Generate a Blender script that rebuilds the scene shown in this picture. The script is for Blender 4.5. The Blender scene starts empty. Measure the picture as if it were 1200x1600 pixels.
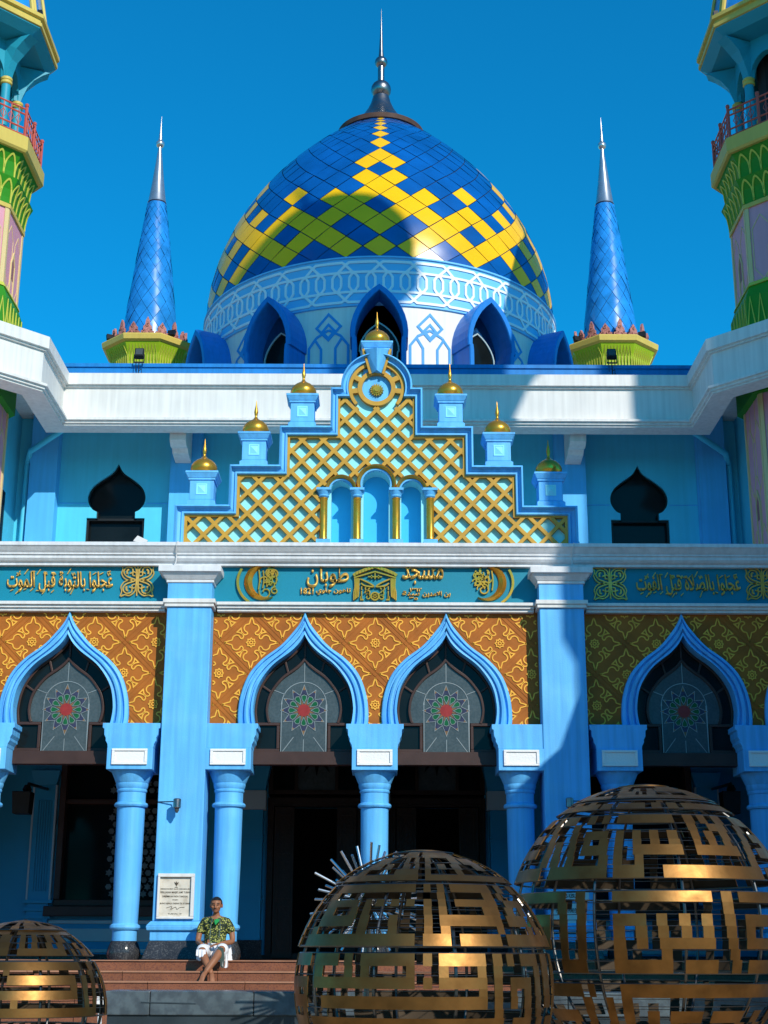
import bpy, bmesh, math, random
from mathutils import Vector, Matrix
R = math.radians
PI = math.pi
random.seed(7)
sc = bpy.context.scene
col = sc.collection

# ------------------------------------------------------------------ camera
cam = bpy.data.cameras.new('camera')
cam.sensor_fit = 'VERTICAL'; cam.sensor_height = 36.0
cam.lens = 2280 / 1600 * 36.0
cam.clip_start = 0.1; cam.clip_end = 3000
camo = bpy.data.objects.new('camera', cam); col.objects.link(camo)
camo.location = (0.115, -20.0, 0.1)
PITCH = math.atan(690 / 2280.0)
camo.rotation_mode = 'XYZ'
camo.matrix_world = (Matrix.Translation((0.115, -20.0, 0.1)) @ Matrix.Rotation(PI/2 + PITCH, 4, 'X')
                     @ Matrix.Rotation(R(0.2), 4, 'Z'))
sc.camera = camo

# ------------------------------------------------------------------ light
SUN_AZ, SUN_EL = R(30.4), R(30.8)          # to the right of the facade's normal, behind the camera
SUN_DIR = Vector((math.sin(SUN_AZ)*math.cos(SUN_EL), -math.cos(SUN_AZ)*math.cos(SUN_EL), math.sin(SUN_EL)))
w = bpy.data.worlds.new('World'); sc.world = w; w.use_nodes = True
nt = w.node_tree; nt.nodes.clear()
o_ = nt.nodes.new('ShaderNodeOutputWorld'); bg = nt.nodes.new('ShaderNodeBackground')
sky = nt.nodes.new('ShaderNodeTexSky'); sky.sky_type = 'NISHITA'; sky.sun_disc = False
sky.sun_elevation = SUN_EL; sky.sun_rotation = PI - SUN_AZ
sky.altitude = 0; sky.air_density = 1.0; sky.dust_density = 0.3; sky.ozone_density = 2.5
tint = nt.nodes.new('ShaderNodeMix'); tint.data_type = 'RGBA'; tint.blend_type = 'MULTIPLY'
tint.inputs['Factor'].default_value = 1.0
tint.inputs[7].default_value = (0.03, 1.04, 1.46, 1)
nt.links.new(sky.outputs[0], tint.inputs[6]); nt.links.new(tint.outputs[2], bg.inputs[0])
bg.inputs[1].default_value = 0.132
nt.links.new(bg.outputs[0], o_.inputs[0])
sun = bpy.data.lights.new('sun', 'SUN'); sun.energy = 4.5; sun.angle = R(0.5); sun.color = (1.0, 0.93, 0.82)
suno = bpy.data.objects.new('sun', sun); col.objects.link(suno)
suno.rotation_euler = SUN_DIR.to_track_quat('Z', 'Y').to_euler()
sc.view_settings.view_transform = 'Standard'; sc.view_settings.look = 'None'
sc.view_settings.exposure = 0.0; sc.view_settings.gamma = 1.0
try: sc.view_settings.use_curve_mapping = False
except Exception: pass

# ------------------------------------------------------------------ materials
def mat(name, color, rough=0.55, metal=0.0, var=0.12, vscale=1.5, bump=0.0, bscale=60.0, streak=0.0,
        coat=0.0, spec=0.28, alt=None, altscale=4.0, altpos=0.5, rvar=0.0):
    m = bpy.data.materials.new(name); m.use_nodes = True
    t = m.node_tree; N = t.nodes; L = t.links
    b = N['Principled BSDF']
    b.inputs['Roughness'].default_value = rough; b.inputs['Metallic'].default_value = metal
    b.inputs['Specular IOR Level'].default_value = spec
    if coat: b.inputs['Coat Weight'].default_value = coat; b.inputs['Coat Roughness'].default_value = 0.06
    geo = N.new('ShaderNodeNewGeometry')
    c = N.new('ShaderNodeRGB'); c.outputs[0].default_value = (*color, 1); cur = c.outputs[0]
    if alt:
        n = N.new('ShaderNodeTexNoise'); n.inputs['Scale'].default_value = altscale; n.inputs['Detail'].default_value = 6
        L.new(geo.outputs['Position'], n.inputs['Vector'])
        r = N.new('ShaderNodeValToRGB'); r.color_ramp.elements[0].position = altpos - .08; r.color_ramp.elements[1].position = altpos + .08
        L.new(n.outputs['Fac'], r.inputs[0])
        x = N.new('ShaderNodeMix'); x.data_type = 'RGBA'; L.new(r.outputs[0], x.inputs['Factor'])
        L.new(cur, x.inputs[6]); x.inputs[7].default_value = (*alt, 1); cur = x.outputs[2]
    def dark(scale, amount, cur, stretch=None, detail=5):
        n = N.new('ShaderNodeTexNoise'); n.inputs['Scale'].default_value = scale; n.inputs['Detail'].default_value = detail
        if stretch:
            mp = N.new('ShaderNodeMapping'); mp.inputs['Scale'].default_value = stretch
            L.new(geo.outputs['Position'], mp.inputs['Vector']); L.new(mp.outputs[0], n.inputs['Vector'])
        else: L.new(geo.outputs['Position'], n.inputs['Vector'])
        mr = N.new('ShaderNodeMapRange'); mr.inputs[1].default_value = 0.35; mr.inputs[2].default_value = 0.7
        mr.inputs[3].default_value = 1.0; mr.inputs[4].default_value = 1.0 - amount
        L.new(n.outputs['Fac'], mr.inputs[0])
        x = N.new('ShaderNodeMix'); x.data_type = 'RGBA'; x.blend_type = 'MULTIPLY'; x.inputs['Factor'].default_value = 1
        L.new(cur, x.inputs[6]); L.new(mr.outputs[0], x.inputs[7]); return x.outputs[2], n
    n0 = None
    if var: cur, n0 = dark(vscale, var, cur)
    if streak: cur, _ = dark(4.5, streak, cur, (3.0, 3.0, 0.16), 7)
    L.new(cur, b.inputs['Base Color'])
    if rvar and n0:
        mr = N.new('ShaderNodeMapRange'); mr.inputs[1].default_value = 0.3; mr.inputs[2].default_value = 0.7
        mr.inputs[3].default_value = max(0.03, rough - rvar); mr.inputs[4].default_value = rough + rvar
        L.new(n0.outputs['Fac'], mr.inputs[0]); L.new(mr.outputs[0], b.inputs['Roughness'])
    if bump:
        n = N.new('ShaderNodeTexNoise'); n.inputs['Scale'].default_value = bscale; n.inputs['Detail'].default_value = 4
        L.new(geo.outputs['Position'], n.inputs['Vector'])
        bp = N.new('ShaderNodeBump'); bp.inputs['Strength'].default_value = bump; bp.inputs['Distance'].default_value = 0.01
        L.new(n.outputs['Fac'], bp.inputs['Height']); L.new(bp.outputs[0], b.inputs['Normal'])
    return m

M = {}
M['blue'] = mat('pale_blue_paint', (0.125, 0.50, 0.94), 0.52, var=0.11, vscale=0.9, bump=0.22, streak=0.24, alt=(0.15, 0.535, 0.93), altscale=2.4, altpos=.57)
M['wall_blue'] = mat('mid_blue_paint', (0.09, 0.48, 0.9), 0.55, var=0.09, bump=0.1, streak=0.12)
M['aqua'] = mat('aqua_paint', (0.085, 0.58, 0.78), 0.55, var=0.07, bump=0.1, streak=0.08)
M['lattice_back'] = mat('light_aqua_paint', (0.28, 0.76, 0.85), 0.6, var=0.06)
M['niche_blue'] = mat('niche_blue_paint', (0.04, 0.45, 0.85), 0.6, var=0.04)
M['deep_blue'] = mat('dormer_blue_paint', (0.015, 0.21, 0.66), 0.4, var=0.12, bump=0.1, streak=0.15)
M['roof_blue'] = mat('roof_edge_blue', (0.01, 0.22, 0.62), 0.5, var=0.2, streak=0.2)
M['white'] = mat('white_paint', (0.74, 0.73, 0.70), 0.55, var=0.09, bump=0.1, streak=0.16)
M['old_white'] = mat('weathered_white_paint', (0.72, 0.73, 0.74), 0.6, var=0.14, vscale=3, bump=0.25, streak=0.16)
M['frieze'] = mat('frieze_teal', (0.004, 0.21, 0.31), 0.5, var=0.1, bump=0.08)
M['brown'] = mat('brown_tile', (0.40, 0.120, 0.011), 0.65, var=0.3, vscale=3, bump=0.2, bscale=25)
M['yellow_line'] = mat('yellow_relief', (0.86, 0.43, 0.05), 0.6, var=0.2, vscale=5)
M['lattice'] = mat('ochre_lattice_paint', (0.54, 0.30, 0.035), 0.42, var=0.2, vscale=6, bump=0.1)
M['gold'] = mat('gold_leaf', (0.72, 0.37, 0.045), 0.3, metal=0.75, var=0.25, vscale=5, rvar=0.1, bump=0.08, bscale=20)
M['gold_letter'] = mat('gold_lettering', (0.74, 0.43, 0.09), 0.36, metal=0.35, var=0.25, vscale=9)
M['dome_blue'] = mat('dome_blue_enamel', (0.003, 0.105, 0.40), 0.27, var=0.35, vscale=1.1, coat=0.2)
M['dome_yellow'] = mat('dome_yellow_enamel', (0.93, 0.50, 0.003), 0.26, var=0.12, vscale=1.1, coat=0.05, spec=0.2)
M['seam'] = mat('dark_seam', (0.01, 0.03, 0.08), 0.6, var=0)
M['spire_blue'] = mat('spire_blue_scales', (0.02, 0.26, 0.72), 0.27, var=0.35, vscale=3.5, coat=0.3)
M['band_blue'] = mat('band_blue', (0.16, 0.52, 0.88), 0.5, var=0.06)
M['band_white'] = mat('band_white', (0.78, 0.82, 0.88), 0.5, var=0.05)
M['drum_white'] = mat('drum_white', (0.76, 0.76, 0.73), 0.5, var=0.08, vscale=2, streak=0.1)
M['orn_blue'] = mat('ornament_blue', (0.03, 0.30, 0.72), 0.5, var=0.05)
M['steel'] = mat('polished_steel', (0.62, 0.59, 0.58), 0.26, metal=0.85, var=0.15, vscale=8)
M['dark_steel'] = mat('weathered_steel', (0.30, 0.29, 0.30), 0.33, metal=1.0, var=0.45, vscale=6, rvar=0.1)
M['rust'] = mat('rusty_flange', (0.10, 0.05, 0.035), 0.7, var=0.4, vscale=5)
M['black'] = mat('black_housing', (0.012, 0.013, 0.014), 0.45, var=0.2, vscale=20)
M['lens'] = mat('lamp_lens', (0.06, 0.07, 0.075), 0.15, var=0.1)
M['wood'] = mat('dark_brown_frame', (0.055, 0.028, 0.022), 0.45, var=0.3, vscale=4, bump=0.1)
M['door_wood'] = mat('carved_door_wood', (0.022, 0.011, 0.007), 0.5, var=0.4, vscale=10, bump=0.5, bscale=25)
M['dark_glass'] = mat('dark_glass', (0.008, 0.012, 0.013), 0.1, var=0.3, vscale=3, spec=0.12)
M['frost'] = mat('frosted_glass', (0.055, 0.075, 0.08), 0.22, var=0.18, vscale=6, alt=(0.07, 0.09, 0.095), altscale=30)
M['daylight_pale'] = mat('pale_daylight_colour', (0.15, 0.20, 0.22), 0.5, var=0.4, vscale=9)  # pale tone stands in for daylight behind the window openings
M['lead'] = mat('lead_came', (0.30, 0.32, 0.31), 0.4, metal=0.4, var=0.2)
M['g_red'] = mat('red_glass', (0.30, 0.03, 0.025), 0.3, var=0.2, vscale=20)
M['g_green'] = mat('green_glass', (0.015, 0.11, 0.03), 0.2, var=0.3, vscale=20)
M['g_purple'] = mat('violet_glass', (0.042, 0.042, 0.085), 0.3, var=0.3, vscale=20)
M['g_orange'] = mat('amber_glass', (0.22, 0.12, 0.05), 0.3, var=0.3, vscale=20)
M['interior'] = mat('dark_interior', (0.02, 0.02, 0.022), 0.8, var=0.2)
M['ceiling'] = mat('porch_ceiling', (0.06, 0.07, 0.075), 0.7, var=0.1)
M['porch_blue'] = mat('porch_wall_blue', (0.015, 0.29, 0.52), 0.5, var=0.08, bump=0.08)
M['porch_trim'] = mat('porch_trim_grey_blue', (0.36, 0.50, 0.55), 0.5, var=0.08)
M['stone_black'] = mat('polished_black_granite', (0.035, 0.037, 0.042), 0.14, var=0.4, vscale=7, alt=(0.10, 0.10, 0.10), altscale=55, altpos=0.58)
M['red_granite'] = mat('red_granite', (0.25, 0.095, 0.048), 0.35, var=0.25, vscale=2.5, alt=(0.16, 0.06, 0.04), altscale=70, altpos=0.55)
M['red_nosing'] = mat('pale_granite_nosing', (0.40, 0.2, 0.12), 0.3, var=0.2, vscale=5)
M['slate'] = mat('grey_polished_stone', (0.10, 0.13, 0.145), 0.2, var=0.35, vscale=2.2, alt=(0.07, 0.09, 0.105), altscale=9, altpos=0.5)
M['slate_dark'] = mat('dark_polished_stone', (0.035, 0.05, 0.06), 0.16, var=0.35, vscale=3)
M['paving'] = mat('warm_paving', (0.56, 0.42, 0.28), 0.75, var=0.25, vscale=1.2, bump=0.2)
M['brass'] = mat('hammered_brass', (0.25, 0.122, 0.036), 0.41, metal=0.9, var=0.5, vscale=5, rvar=0.08, bump=0.10, bscale=14)
M['brass_inner'] = mat('dull_brass_back', (0.055, 0.038, 0.022), 0.7, metal=0.3, var=0.3, vscale=6)
M['rod_steel'] = mat('rod_steel', (0.55, 0.56, 0.58), 0.22, metal=1.0, var=0.15, vscale=10)
M['rib_steel'] = mat('rib_steel', (0.13, 0.125, 0.12), 0.32, metal=1.0, var=0.2, vscale=10)
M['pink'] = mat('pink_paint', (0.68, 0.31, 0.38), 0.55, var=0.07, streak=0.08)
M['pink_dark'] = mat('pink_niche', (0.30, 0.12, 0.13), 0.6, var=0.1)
M['ochre'] = mat('ochre_paint', (0.62, 0.46, 0.10), 0.5, var=0.1, streak=0.08)
M['pale_ochre'] = mat('cream_ochre_paint', (0.66, 0.50, 0.24), 0.5, var=0.06)
M['green'] = mat('leaf_green_paint', (0.03, 0.24, 0.008), 0.5, var=0.12)
M['lime'] = mat('lime_green_paint', (0.30, 0.46, 0.012), 0.5, var=0.12)
M['lime_line'] = mat('yellow_green_paint', (0.52, 0.52, 0.07), 0.5, var=0.06)
M['tower_teal'] = mat('tower_teal_paint', (0.02, 0.30, 0.42), 0.5, var=0.08)
M['coral'] = mat('coral_red_paint', (0.50, 0.085, 0.06), 0.35, var=0.15, vscale=6)
M['crown'] = mat('terracotta_crown', (0.50, 0.20, 0.17), 0.6, var=0.5, vscale=22, bump=1.0, bscale=40)
M['marble'] = mat('ivory_marble', (0.66, 0.60, 0.50), 0.3, var=0.18, vscale=9, alt=(0.55, 0.47, 0.36), altscale=9, altpos=0.62)
M['ink'] = mat('engraved_ink', (0.06, 0.045, 0.03), 0.6, var=0)
M['panel_white'] = mat('plaque_white', (0.78, 0.78, 0.77), 0.5, var=0.05, bump=0.5, bscale=45)
M['skin'] = mat('brown_skin', (0.30, 0.125, 0.062), 0.5, var=0.15, vscale=12)
M['lip'] = mat('lips', (0.20, 0.07, 0.05), 0.5, var=0)
M['hair'] = mat('black_hair', (0.010, 0.009, 0.009), 0.55, var=0.2, vscale=40, bump=0.6, bscale=120)
M['cloth_white'] = mat('white_cotton', (0.74, 0.74, 0.76), 0.8, var=0.08, vscale=8, bump=0.4, bscale=14)
M['cloth_grey'] = mat('grey_green_cotton', (0.10, 0.15, 0.13), 0.8, var=0.2, vscale=8)
M['mask_green'] = mat('green_mask', (0.01, 0.30, 0.07), 0.6, var=0.1)
M['cable'] = mat('white_cable', (0.6, 0.6, 0.6), 0.5, var=0.1)
M['grey_sign'] = mat('grey_sign_plate', (0.62, 0.64, 0.63), 0.4, var=0.08)

def batik():
    m = bpy.data.materials.new('batik_cotton'); m.use_nodes = True
    t = m.node_tree; N = t.nodes; L = t.links; b = N['Principled BSDF']; b.inputs['Roughness'].default_value = 0.75
    geo = N.new('ShaderNodeNewGeometry')
    mp = N.new('ShaderNodeMapping'); mp.inputs['Scale'].default_value = (38, 38, 50); mp.inputs['Rotation'].default_value = (0, R(35), 0)
    L.new(geo.outputs['Position'], mp.inputs['Vector'])
    v = N.new('ShaderNodeTexVoronoi'); v.inputs['Scale'].default_value = 1.0; L.new(mp.outputs[0], v.inputs['Vector'])
    r = N.new('ShaderNodeValToRGB'); cr = r.color_ramp; cr.interpolation = 'CONSTANT'
    cr.elements[0].position = 0; cr.elements[0].color = (0.46, 0.45, 0.17, 1)
    cr.elements[1].position = 0.26; cr.elements[1].color = (0.22, 0.23, 0.025, 1)
    e = cr.elements.new(0.47); e.color = (0.010, 0.022, 0.008, 1)
    L.new(v.outputs['Distance'], r.inputs[0]); L.new(r.outputs[0], b.inputs['Base Color'])
    return m
M['batik'] = batik()

# ------------------------------------------------------------------ mesh helpers
def XZ(y):                                    # drawing plane parallel to the facade; depth runs towards the viewer
    return lambda a, b, d: (a, y - d, b)

class MB:
    def __init__(s): s.v = []; s.f = []; s.m = []; s.sm = []
    def add(s, vs, fs, mi=0, smooth=False):
        k = len(s.v); s.v += [tuple(p) for p in vs]
        for f in fs: s.f.append([i + k for i in f]); s.m.append(mi); s.sm.append(smooth)
        return s
    def box(s, x0, x1, y0, y1, z0, z1, mi=0):
        vs = [(x, y, z) for z in (z0, z1) for y in (y0, y1) for x in (x0, x1)]
        return s.add(vs, [(0,2,3,1),(4,5,7,6),(0,1,5,4),(2,6,7,3),(0,4,6,2),(1,3,7,5)], mi)
    def frustum(s, a, b, mi=0):               # a, b: (x0,x1,y0,y1,z) bottom and top rectangles
        vs = []
        for x0, x1, y0, y1, z in (a, b): vs += [(x0,y0,z),(x1,y0,z),(x0,y1,z),(x1,y1,z)]
        return s.add(vs, [(0,2,3,1),(4,5,7,6),(0,1,5,4),(2,6,7,3),(0,4,6,2),(1,3,7,5)], mi)
    def prism(s, poly, y0, y1, mi=0, f=None):
        n = len(poly)
        if f is None: vs = [(x, y0, z) for x, z in poly] + [(x, y1, z) for x, z in poly]
        else: vs = [f(x, z, y0) for x, z in poly] + [f(x, z, y1) for x, z in poly]
        fs = [tuple(range(n)), tuple(range(2*n-1, n-1, -1))] + [(i, (i+1) % n, n + (i+1) % n, n + i) for i in range(n)]
        return s.add(vs, fs, mi)
    def loft(s, rings, closed=True, cap0=True, cap1=True, mi=0, smooth=False, mis=None):
        n = len(rings[0]); vs = [p for r in rings for p in r]; fs = []
        for k in range(len(rings)-1):
            for i in range(n if closed else n-1):
                j = (i+1) % n
                fs.append((k*n+i, k*n+j, (k+1)*n+j, (k+1)*n+i))
        s.add(vs, fs, mi, smooth)
        if mis: s.m[-len(fs):] = [mis[q % len(mis)] for q in range(len(fs))]
        if closed and cap0: s.add(rings[0], [tuple(range(n))], mi)
        if closed and cap1: s.add(rings[-1], [tuple(range(n))], mi)
        return s
    def lathe(s, prof, cx=0, cy=0, n=32, mi=0, smooth=True, cap=True, a0=0.0):
        rings = [[(cx + r*math.cos(a0+2*PI*i/n), cy + r*math.sin(a0+2*PI*i/n), z) for i in range(n)] for r, z in prof]
        return s.loft(rings, True, cap, cap, mi, smooth)
    def octo(s, prof, cx, cy, mi=0):          # flat-sided octagon; prof = (apothem, z)
        c = 1/math.cos(PI/8)
        return s.lathe([(a*c, z) for a, z in prof], cx, cy, 8, mi, False, True, PI/8)
    def tube(s, pts, r, n=8, mi=0, cap=True, smooth=True):
        pts = [Vector(p) for p in pts]; rings = []; up = None
        for i, p in enumerate(pts):
            d = (pts[min(i+1, len(pts)-1)] - pts[max(i-1, 0)])
            if d.length < 1e-9: d = Vector((0,0,1))
            d.normalize()
            if up is None: up = Vector((0,0,1)) if abs(d.z) < 0.9 else Vector((1,0,0))
            a = d.cross(up)
            if a.length < 1e-6: a = d.cross(Vector((0,1,0)))
            a.normalize(); b = a.cross(d).normalized(); up = b
            rr = r[i] if isinstance(r, (list, tuple)) else r
            rings.append([p + a*math.cos(2*PI*k/n)*rr + b*math.sin(2*PI*k/n)*rr for k in range(n)])
        return s.loft(rings, True, cap, cap, mi, smooth)
    def ribbon(s, pts, wd, d0, d1, f, closed=False, mi=0):
        n = len(pts)
        if n < 2: return s
        L_ = []; Rr = []
        for i in range(n):
            if closed: p0 = pts[i-1]; p1 = pts[(i+1) % n]
            else: p0 = pts[max(i-1,0)]; p1 = pts[min(i+1,n-1)]
            p = pts[i]
            def unit(a, b):
                dx, dz = b[0]-a[0], b[1]-a[1]; l = math.hypot(dx, dz) or 1.0
                return dx/l, dz/l
            t0 = unit(p0, p) if (closed or i > 0) else unit(p, p1)
            t1 = unit(p, p1) if (closed or i < n-1) else t0
            nx, nz = -(t0[1]+t1[1]), (t0[0]+t1[0]); l = math.hypot(nx, nz) or 1.0; nx /= l; nz /= l
            c = max(0.45, nx*(-t0[1]) + nz*t0[0]); h = wd/2/c
            L_.append((p[0]+nx*h, p[1]+nz*h)); Rr.append((p[0]-nx*h, p[1]-nz*h))
        vs = [f(*a, d1) for a in L_] + [f(*a, d1) for a in Rr] + [f(*a, d0) for a in L_] + [f(*a, d0) for a in Rr]
        fs = []
        for i in range(n if closed else n-1):
            j = (i+1) % n
            fs += [(i, j, n+j, n+i), (i, 2*n+i, 2*n+j, j), (n+i, n+j, 3*n+j, 3*n+i)]
        if not closed: fs += [(0, n, 3*n, 2*n), (n-1, 3*n-1, 4*n-1, 2*n-1)]
        return s.add(vs, fs, mi)
    def build(s, name, mats, parent=None, bevel=0, recalc=True, weld=False):
        me = bpy.data.meshes.new(name); me.from_pydata(s.v, [], s.f)
        for m in (mats if isinstance(mats, (list, tuple)) else [mats]): me.materials.append(M[m] if isinstance(m, str) else m)
        me.polygons.foreach_set('material_index', s.m); me.polygons.foreach_set('use_smooth', s.sm)
        if recalc:
            b = bmesh.new(); b.from_mesh(me); bmesh.ops.recalc_face_normals(b, faces=b.faces)
            if any(s.sm):
                bmesh.ops.remove_doubles(b, verts=b.verts, dist=1e-5) if weld else None
                for e in b.edges:
                    if len(e.link_faces) == 2 and e.calc_face_angle(0) > R(32): e.smooth = False
            b.to_mesh(me); b.free()
        me.update()
        o = bpy.data.objects.new(name, me); col.objects.link(o)
        if parent: o.parent = parent
        if bevel:
            md = o.modifiers.new('bevel', 'BEVEL'); md.width = bevel; md.segments = 2; md.limit_method = 'ANGLE'; md.angle_limit = R(40)
        return o

def tag(o, label=None, cat=None, group=None, kind=None):
    if label: o['label'] = label
    if cat: o['category'] = cat
    if group: o['group'] = group
    if kind: o['kind'] = kind
    return o
def thing(name, label, cat, loc=(0,0,0), group=None, rz=0):
    o = bpy.data.objects.new(name, None); o.empty_display_size = 0.2; col.objects.link(o)
    o.location = loc; o.rotation_euler.z = rz
    return tag(o, label, cat, group)
def copy_tree(o, parent=None):
    kids = [c for c in KIDS(o)]
    c = o.copy(); col.objects.link(c)
    if parent: c.parent = parent
    for ch in kids: copy_tree(ch, c)
    return c
def KIDS(o): return [x for x in col.objects if x.parent == o]

def spline(pts, per=6):                        # Catmull-Rom through 2-D points
    out = []
    for i in range(len(pts)-1):
        p0 = pts[max(i-1,0)]; p1 = pts[i]; p2 = pts[i+1]; p3 = pts[min(i+2, len(pts)-1)]
        for k in range(per):
            t = k/per
            out.append(tuple(0.5*((2*p1[a]) + (-p0[a]+p2[a])*t + (2*p0[a]-5*p1[a]+4*p2[a]-p3[a])*t*t + (-p0[a]+3*p1[a]-3*p2[a]+p3[a])*t**3) for a in (0,1)))
    out.append(tuple(pts[-1])); return out
def resample(pts, n):
    s = [0]
    for a, b in zip(pts, pts[1:]): s.append(s[-1] + math.hypot(b[0]-a[0], b[1]-a[1]))
    out = []; j = 0
    for i in range(n):
        t = s[-1]*i/(n-1)
        while j < len(s)-2 and s[j+1] < t: j += 1
        u = (t - s[j])/((s[j+1]-s[j]) or 1)
        out.append((pts[j][0]+(pts[j+1][0]-pts[j][0])*u, pts[j][1]+(pts[j+1][1]-pts[j][1])*u))
    return out
def arc(cx, cz, r, a0, a1, n=12):
    return [(cx + r*math.cos(R(a0+(a1-a0)*i/n)), cz + r*math.sin(R(a0+(a1-a0)*i/n))) for i in range(n+1)]
def both(half):                                # right half, apex first -> whole outline from left foot over the apex to right foot
    return [(-x, z) for x, z in reversed(half)] + [p for p in half[1:]]
def inside(p, poly):
    x, z = p; c = False; j = len(poly)-1
    for i in range(len(poly)):
        a, b = poly[i], poly[j]
        if (a[1] > z) != (b[1] > z) and x < (b[0]-a[0])*(z-a[1])/(b[1]-a[1]) + a[0]: c = not c
        j = i
    return c
def runs(pts, keep):
    out = []; cur = []
    for p in pts:
        if keep(p): cur.append(p)
        else:
            if len(cur) > 1: out.append(cur)
            cur = []
    if len(cur) > 1: out.append(cur)
    return out
def dense(pts, step=0.02):
    out = []
    for a, b in zip(pts, pts[1:]):
        n = max(1, int(math.hypot(b[0]-a[0], b[1]-a[1])/step))
        out += [(a[0]+(b[0]-a[0])*i/n, a[1]+(b[1]-a[1])*i/n) for i in range(n)]
    return out + [pts[-1]]
def ring_loft(mb, outer, inner, prof, mi=0, smooth=False, cap=True):
    # outer/inner: equal-length open curves in (x,z); prof: (blend 0..1, y) -> moulding swept along the curve
    n = len(outer); rows = []
    for i in range(n):
        rows.append([(outer[i][0]+(inner[i][0]-outer[i][0])*f, y, outer[i][1]+(inner[i][1]-outer[i][1])*f) for f, y in prof])
    mb.loft(rows, closed=True, cap0=cap, cap1=cap, mi=mi, smooth=smooth)
    return mb
def sweep(mb, path, prof, mi=0, closed=False):
    # path: plan points (x,y); prof: (outward offset, z); outward = right-hand side of travel; mitred
    n = len(path); rings = []
    for i in range(n):
        p = Vector(path[i]); a = Vector(path[i-1]) if (i or closed) else None; b = Vector(path[(i+1) % n]) if (i < n-1 or closed) else None
        t0 = (p-a).normalized() if a is not None else (b-p).normalized()
        t1 = (b-p).normalized() if b is not None else t0
        n0 = Vector((t0.y, -t0.x)); n1 = Vector((t1.y, -t1.x)); m = (n0+n1); m = m/(m.dot(n0) or 1)
        rings.append([(p.x+m.x*o, p.y+m.y*o, z) for o, z in prof])
    if closed: rings.append(rings[0])
    mb.loft(rings, True, not closed, not closed, mi)
    return mb

# ------------------------------------------------------------------ lettering
AR = {'ا':(0xFE8D,2),'ب':(0xFE8F,4),'ة':(0xFE93,2),'ت':(0xFE95,4),'ث':(0xFE99,4),'ج':(0xFE9D,4),'ح':(0xFEA1,4),'خ':(0xFEA5,4),
      'د':(0xFEA9,2),'ذ':(0xFEAB,2),'ر':(0xFEAD,2),'ز':(0xFEAF,2),'س':(0xFEB1,4),'ش':(0xFEB5,4),'ص':(0xFEB9,4),'ط':(0xFEC1,4),
      'ع':(0xFEC9,4),'غ':(0xFECD,4),'ف':(0xFED1,4),'ق':(0xFED5,4),'ك':(0xFED9,4),'ل':(0xFEDD,4),'م':(0xFEE1,4),'ن':(0xFEE5,4),
      'ه':(0xFEE9,4),'و':(0xFEED,2),'ي':(0xFEF1,4)}
def arabic(text):
    out = []
    for word in text.split(' '):
        g = []; i = 0; prev = False
        while i < len(word):
            ch = word[i]
            if ch not in AR: g.append(ch); prev = False; i += 1; continue
            if ch == 'ل' and i+1 < len(word) and word[i+1] == 'ا':
                g.append(chr(0xFEFC if prev else 0xFEFB)); prev = False; i += 2; continue
            base, nf = AR[ch]
            nxt = i+1 < len(word) and word[i+1] in AR and nf == 4
            g.append(chr(base + (3 if prev and nxt else 1 if prev else 2 if nxt else 0)))
            prev = nxt; i += 1
        out.append(''.join(reversed(g)))
    return ' '.join(reversed(out))
def lettering(name, body, x0, x1, z0, z1, y, depth, m, parent, shear=0.0, bold=0.0, extra=None):
    c = bpy.data.curves.new(name, 'FONT'); c.body = body; c.size = 1; c.resolution_u = 3; c.offset = bold
    o = bpy.data.objects.new(name, c); col.objects.link(o)
    bpy.context.view_layer.update()
    me = bpy.data.meshes.new_from_object(o.evaluated_get(bpy.context.evaluated_depsgraph_get()))
    bpy.data.objects.remove(o); bpy.data.curves.remove(c)
    xs = [v.co.x for v in me.vertices]; ys = [v.co.y for v in me.vertices]
    ax, bx, ay, by = min(xs), max(xs), min(ys), max(ys)
    b = bmesh.new(); b.from_mesh(me)
    bmesh.ops.remove_doubles(b, verts=b.verts, dist=1e-4)
    for v in b.verts:
        u = (v.co.x-ax)/(bx-ax); t = (v.co.y-ay)/(by-ay)
        v.co = Vector((x0+(x1-x0)*u + shear*(t-.5)*(z1-z0), y, z0+(z1-z0)*t))
    ret = bmesh.ops.extrude_face_region(b, geom=b.faces[:])
    for v in [g for g in ret['geom'] if isinstance(g, bmesh.types.BMVert)]: v.co.y -= depth
    bmesh.ops.recalc_face_normals(b, faces=b.faces)
    if extra is not None:
        em = bpy.data.meshes.new('x'); em.from_pydata(extra.v, [], extra.f); b.from_mesh(em); bpy.data.meshes.remove(em)
        bmesh.ops.recalc_face_normals(b, faces=b.faces)
    b.to_mesh(me); b.free(); me.materials.clear(); me.materials.append(M[m])
    o = bpy.data.objects.new(name, me); col.objects.link(o); o.parent = parent
    return o
def scroll(cx, cz, r, a0, turns, hand=1, n=22, r1=0.12):
    return [(cx + (r*(1-(1-r1)*i/n))*math.cos(a0+hand*turns*2*PI*i/n), cz + (r*(1-(1-r1)*i/n))*math.sin(a0+hand*turns*2*PI*i/n)) for i in range(n+1)]
# ================================================================== SETTING
g = MB(); g.box(-300, 300, -300, 300, -1.8, -1.5)
tag(g.build('ground', 'paving'), kind='structure')

# ================================================================== MOSQUE
mosque = thing('mosque', 'blue mosque with twin ogee arches, stepped gold lattice gable and a blue and yellow dome', 'mosque')
P_ = mosque
COLS = [0, 2.0, -2.0, 3.34, -3.34, 5.34, -5.34, 7.34, -7.34]
BAYS = [1.0, -1.0, 4.34, -4.34, 6.34, -6.34]

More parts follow.
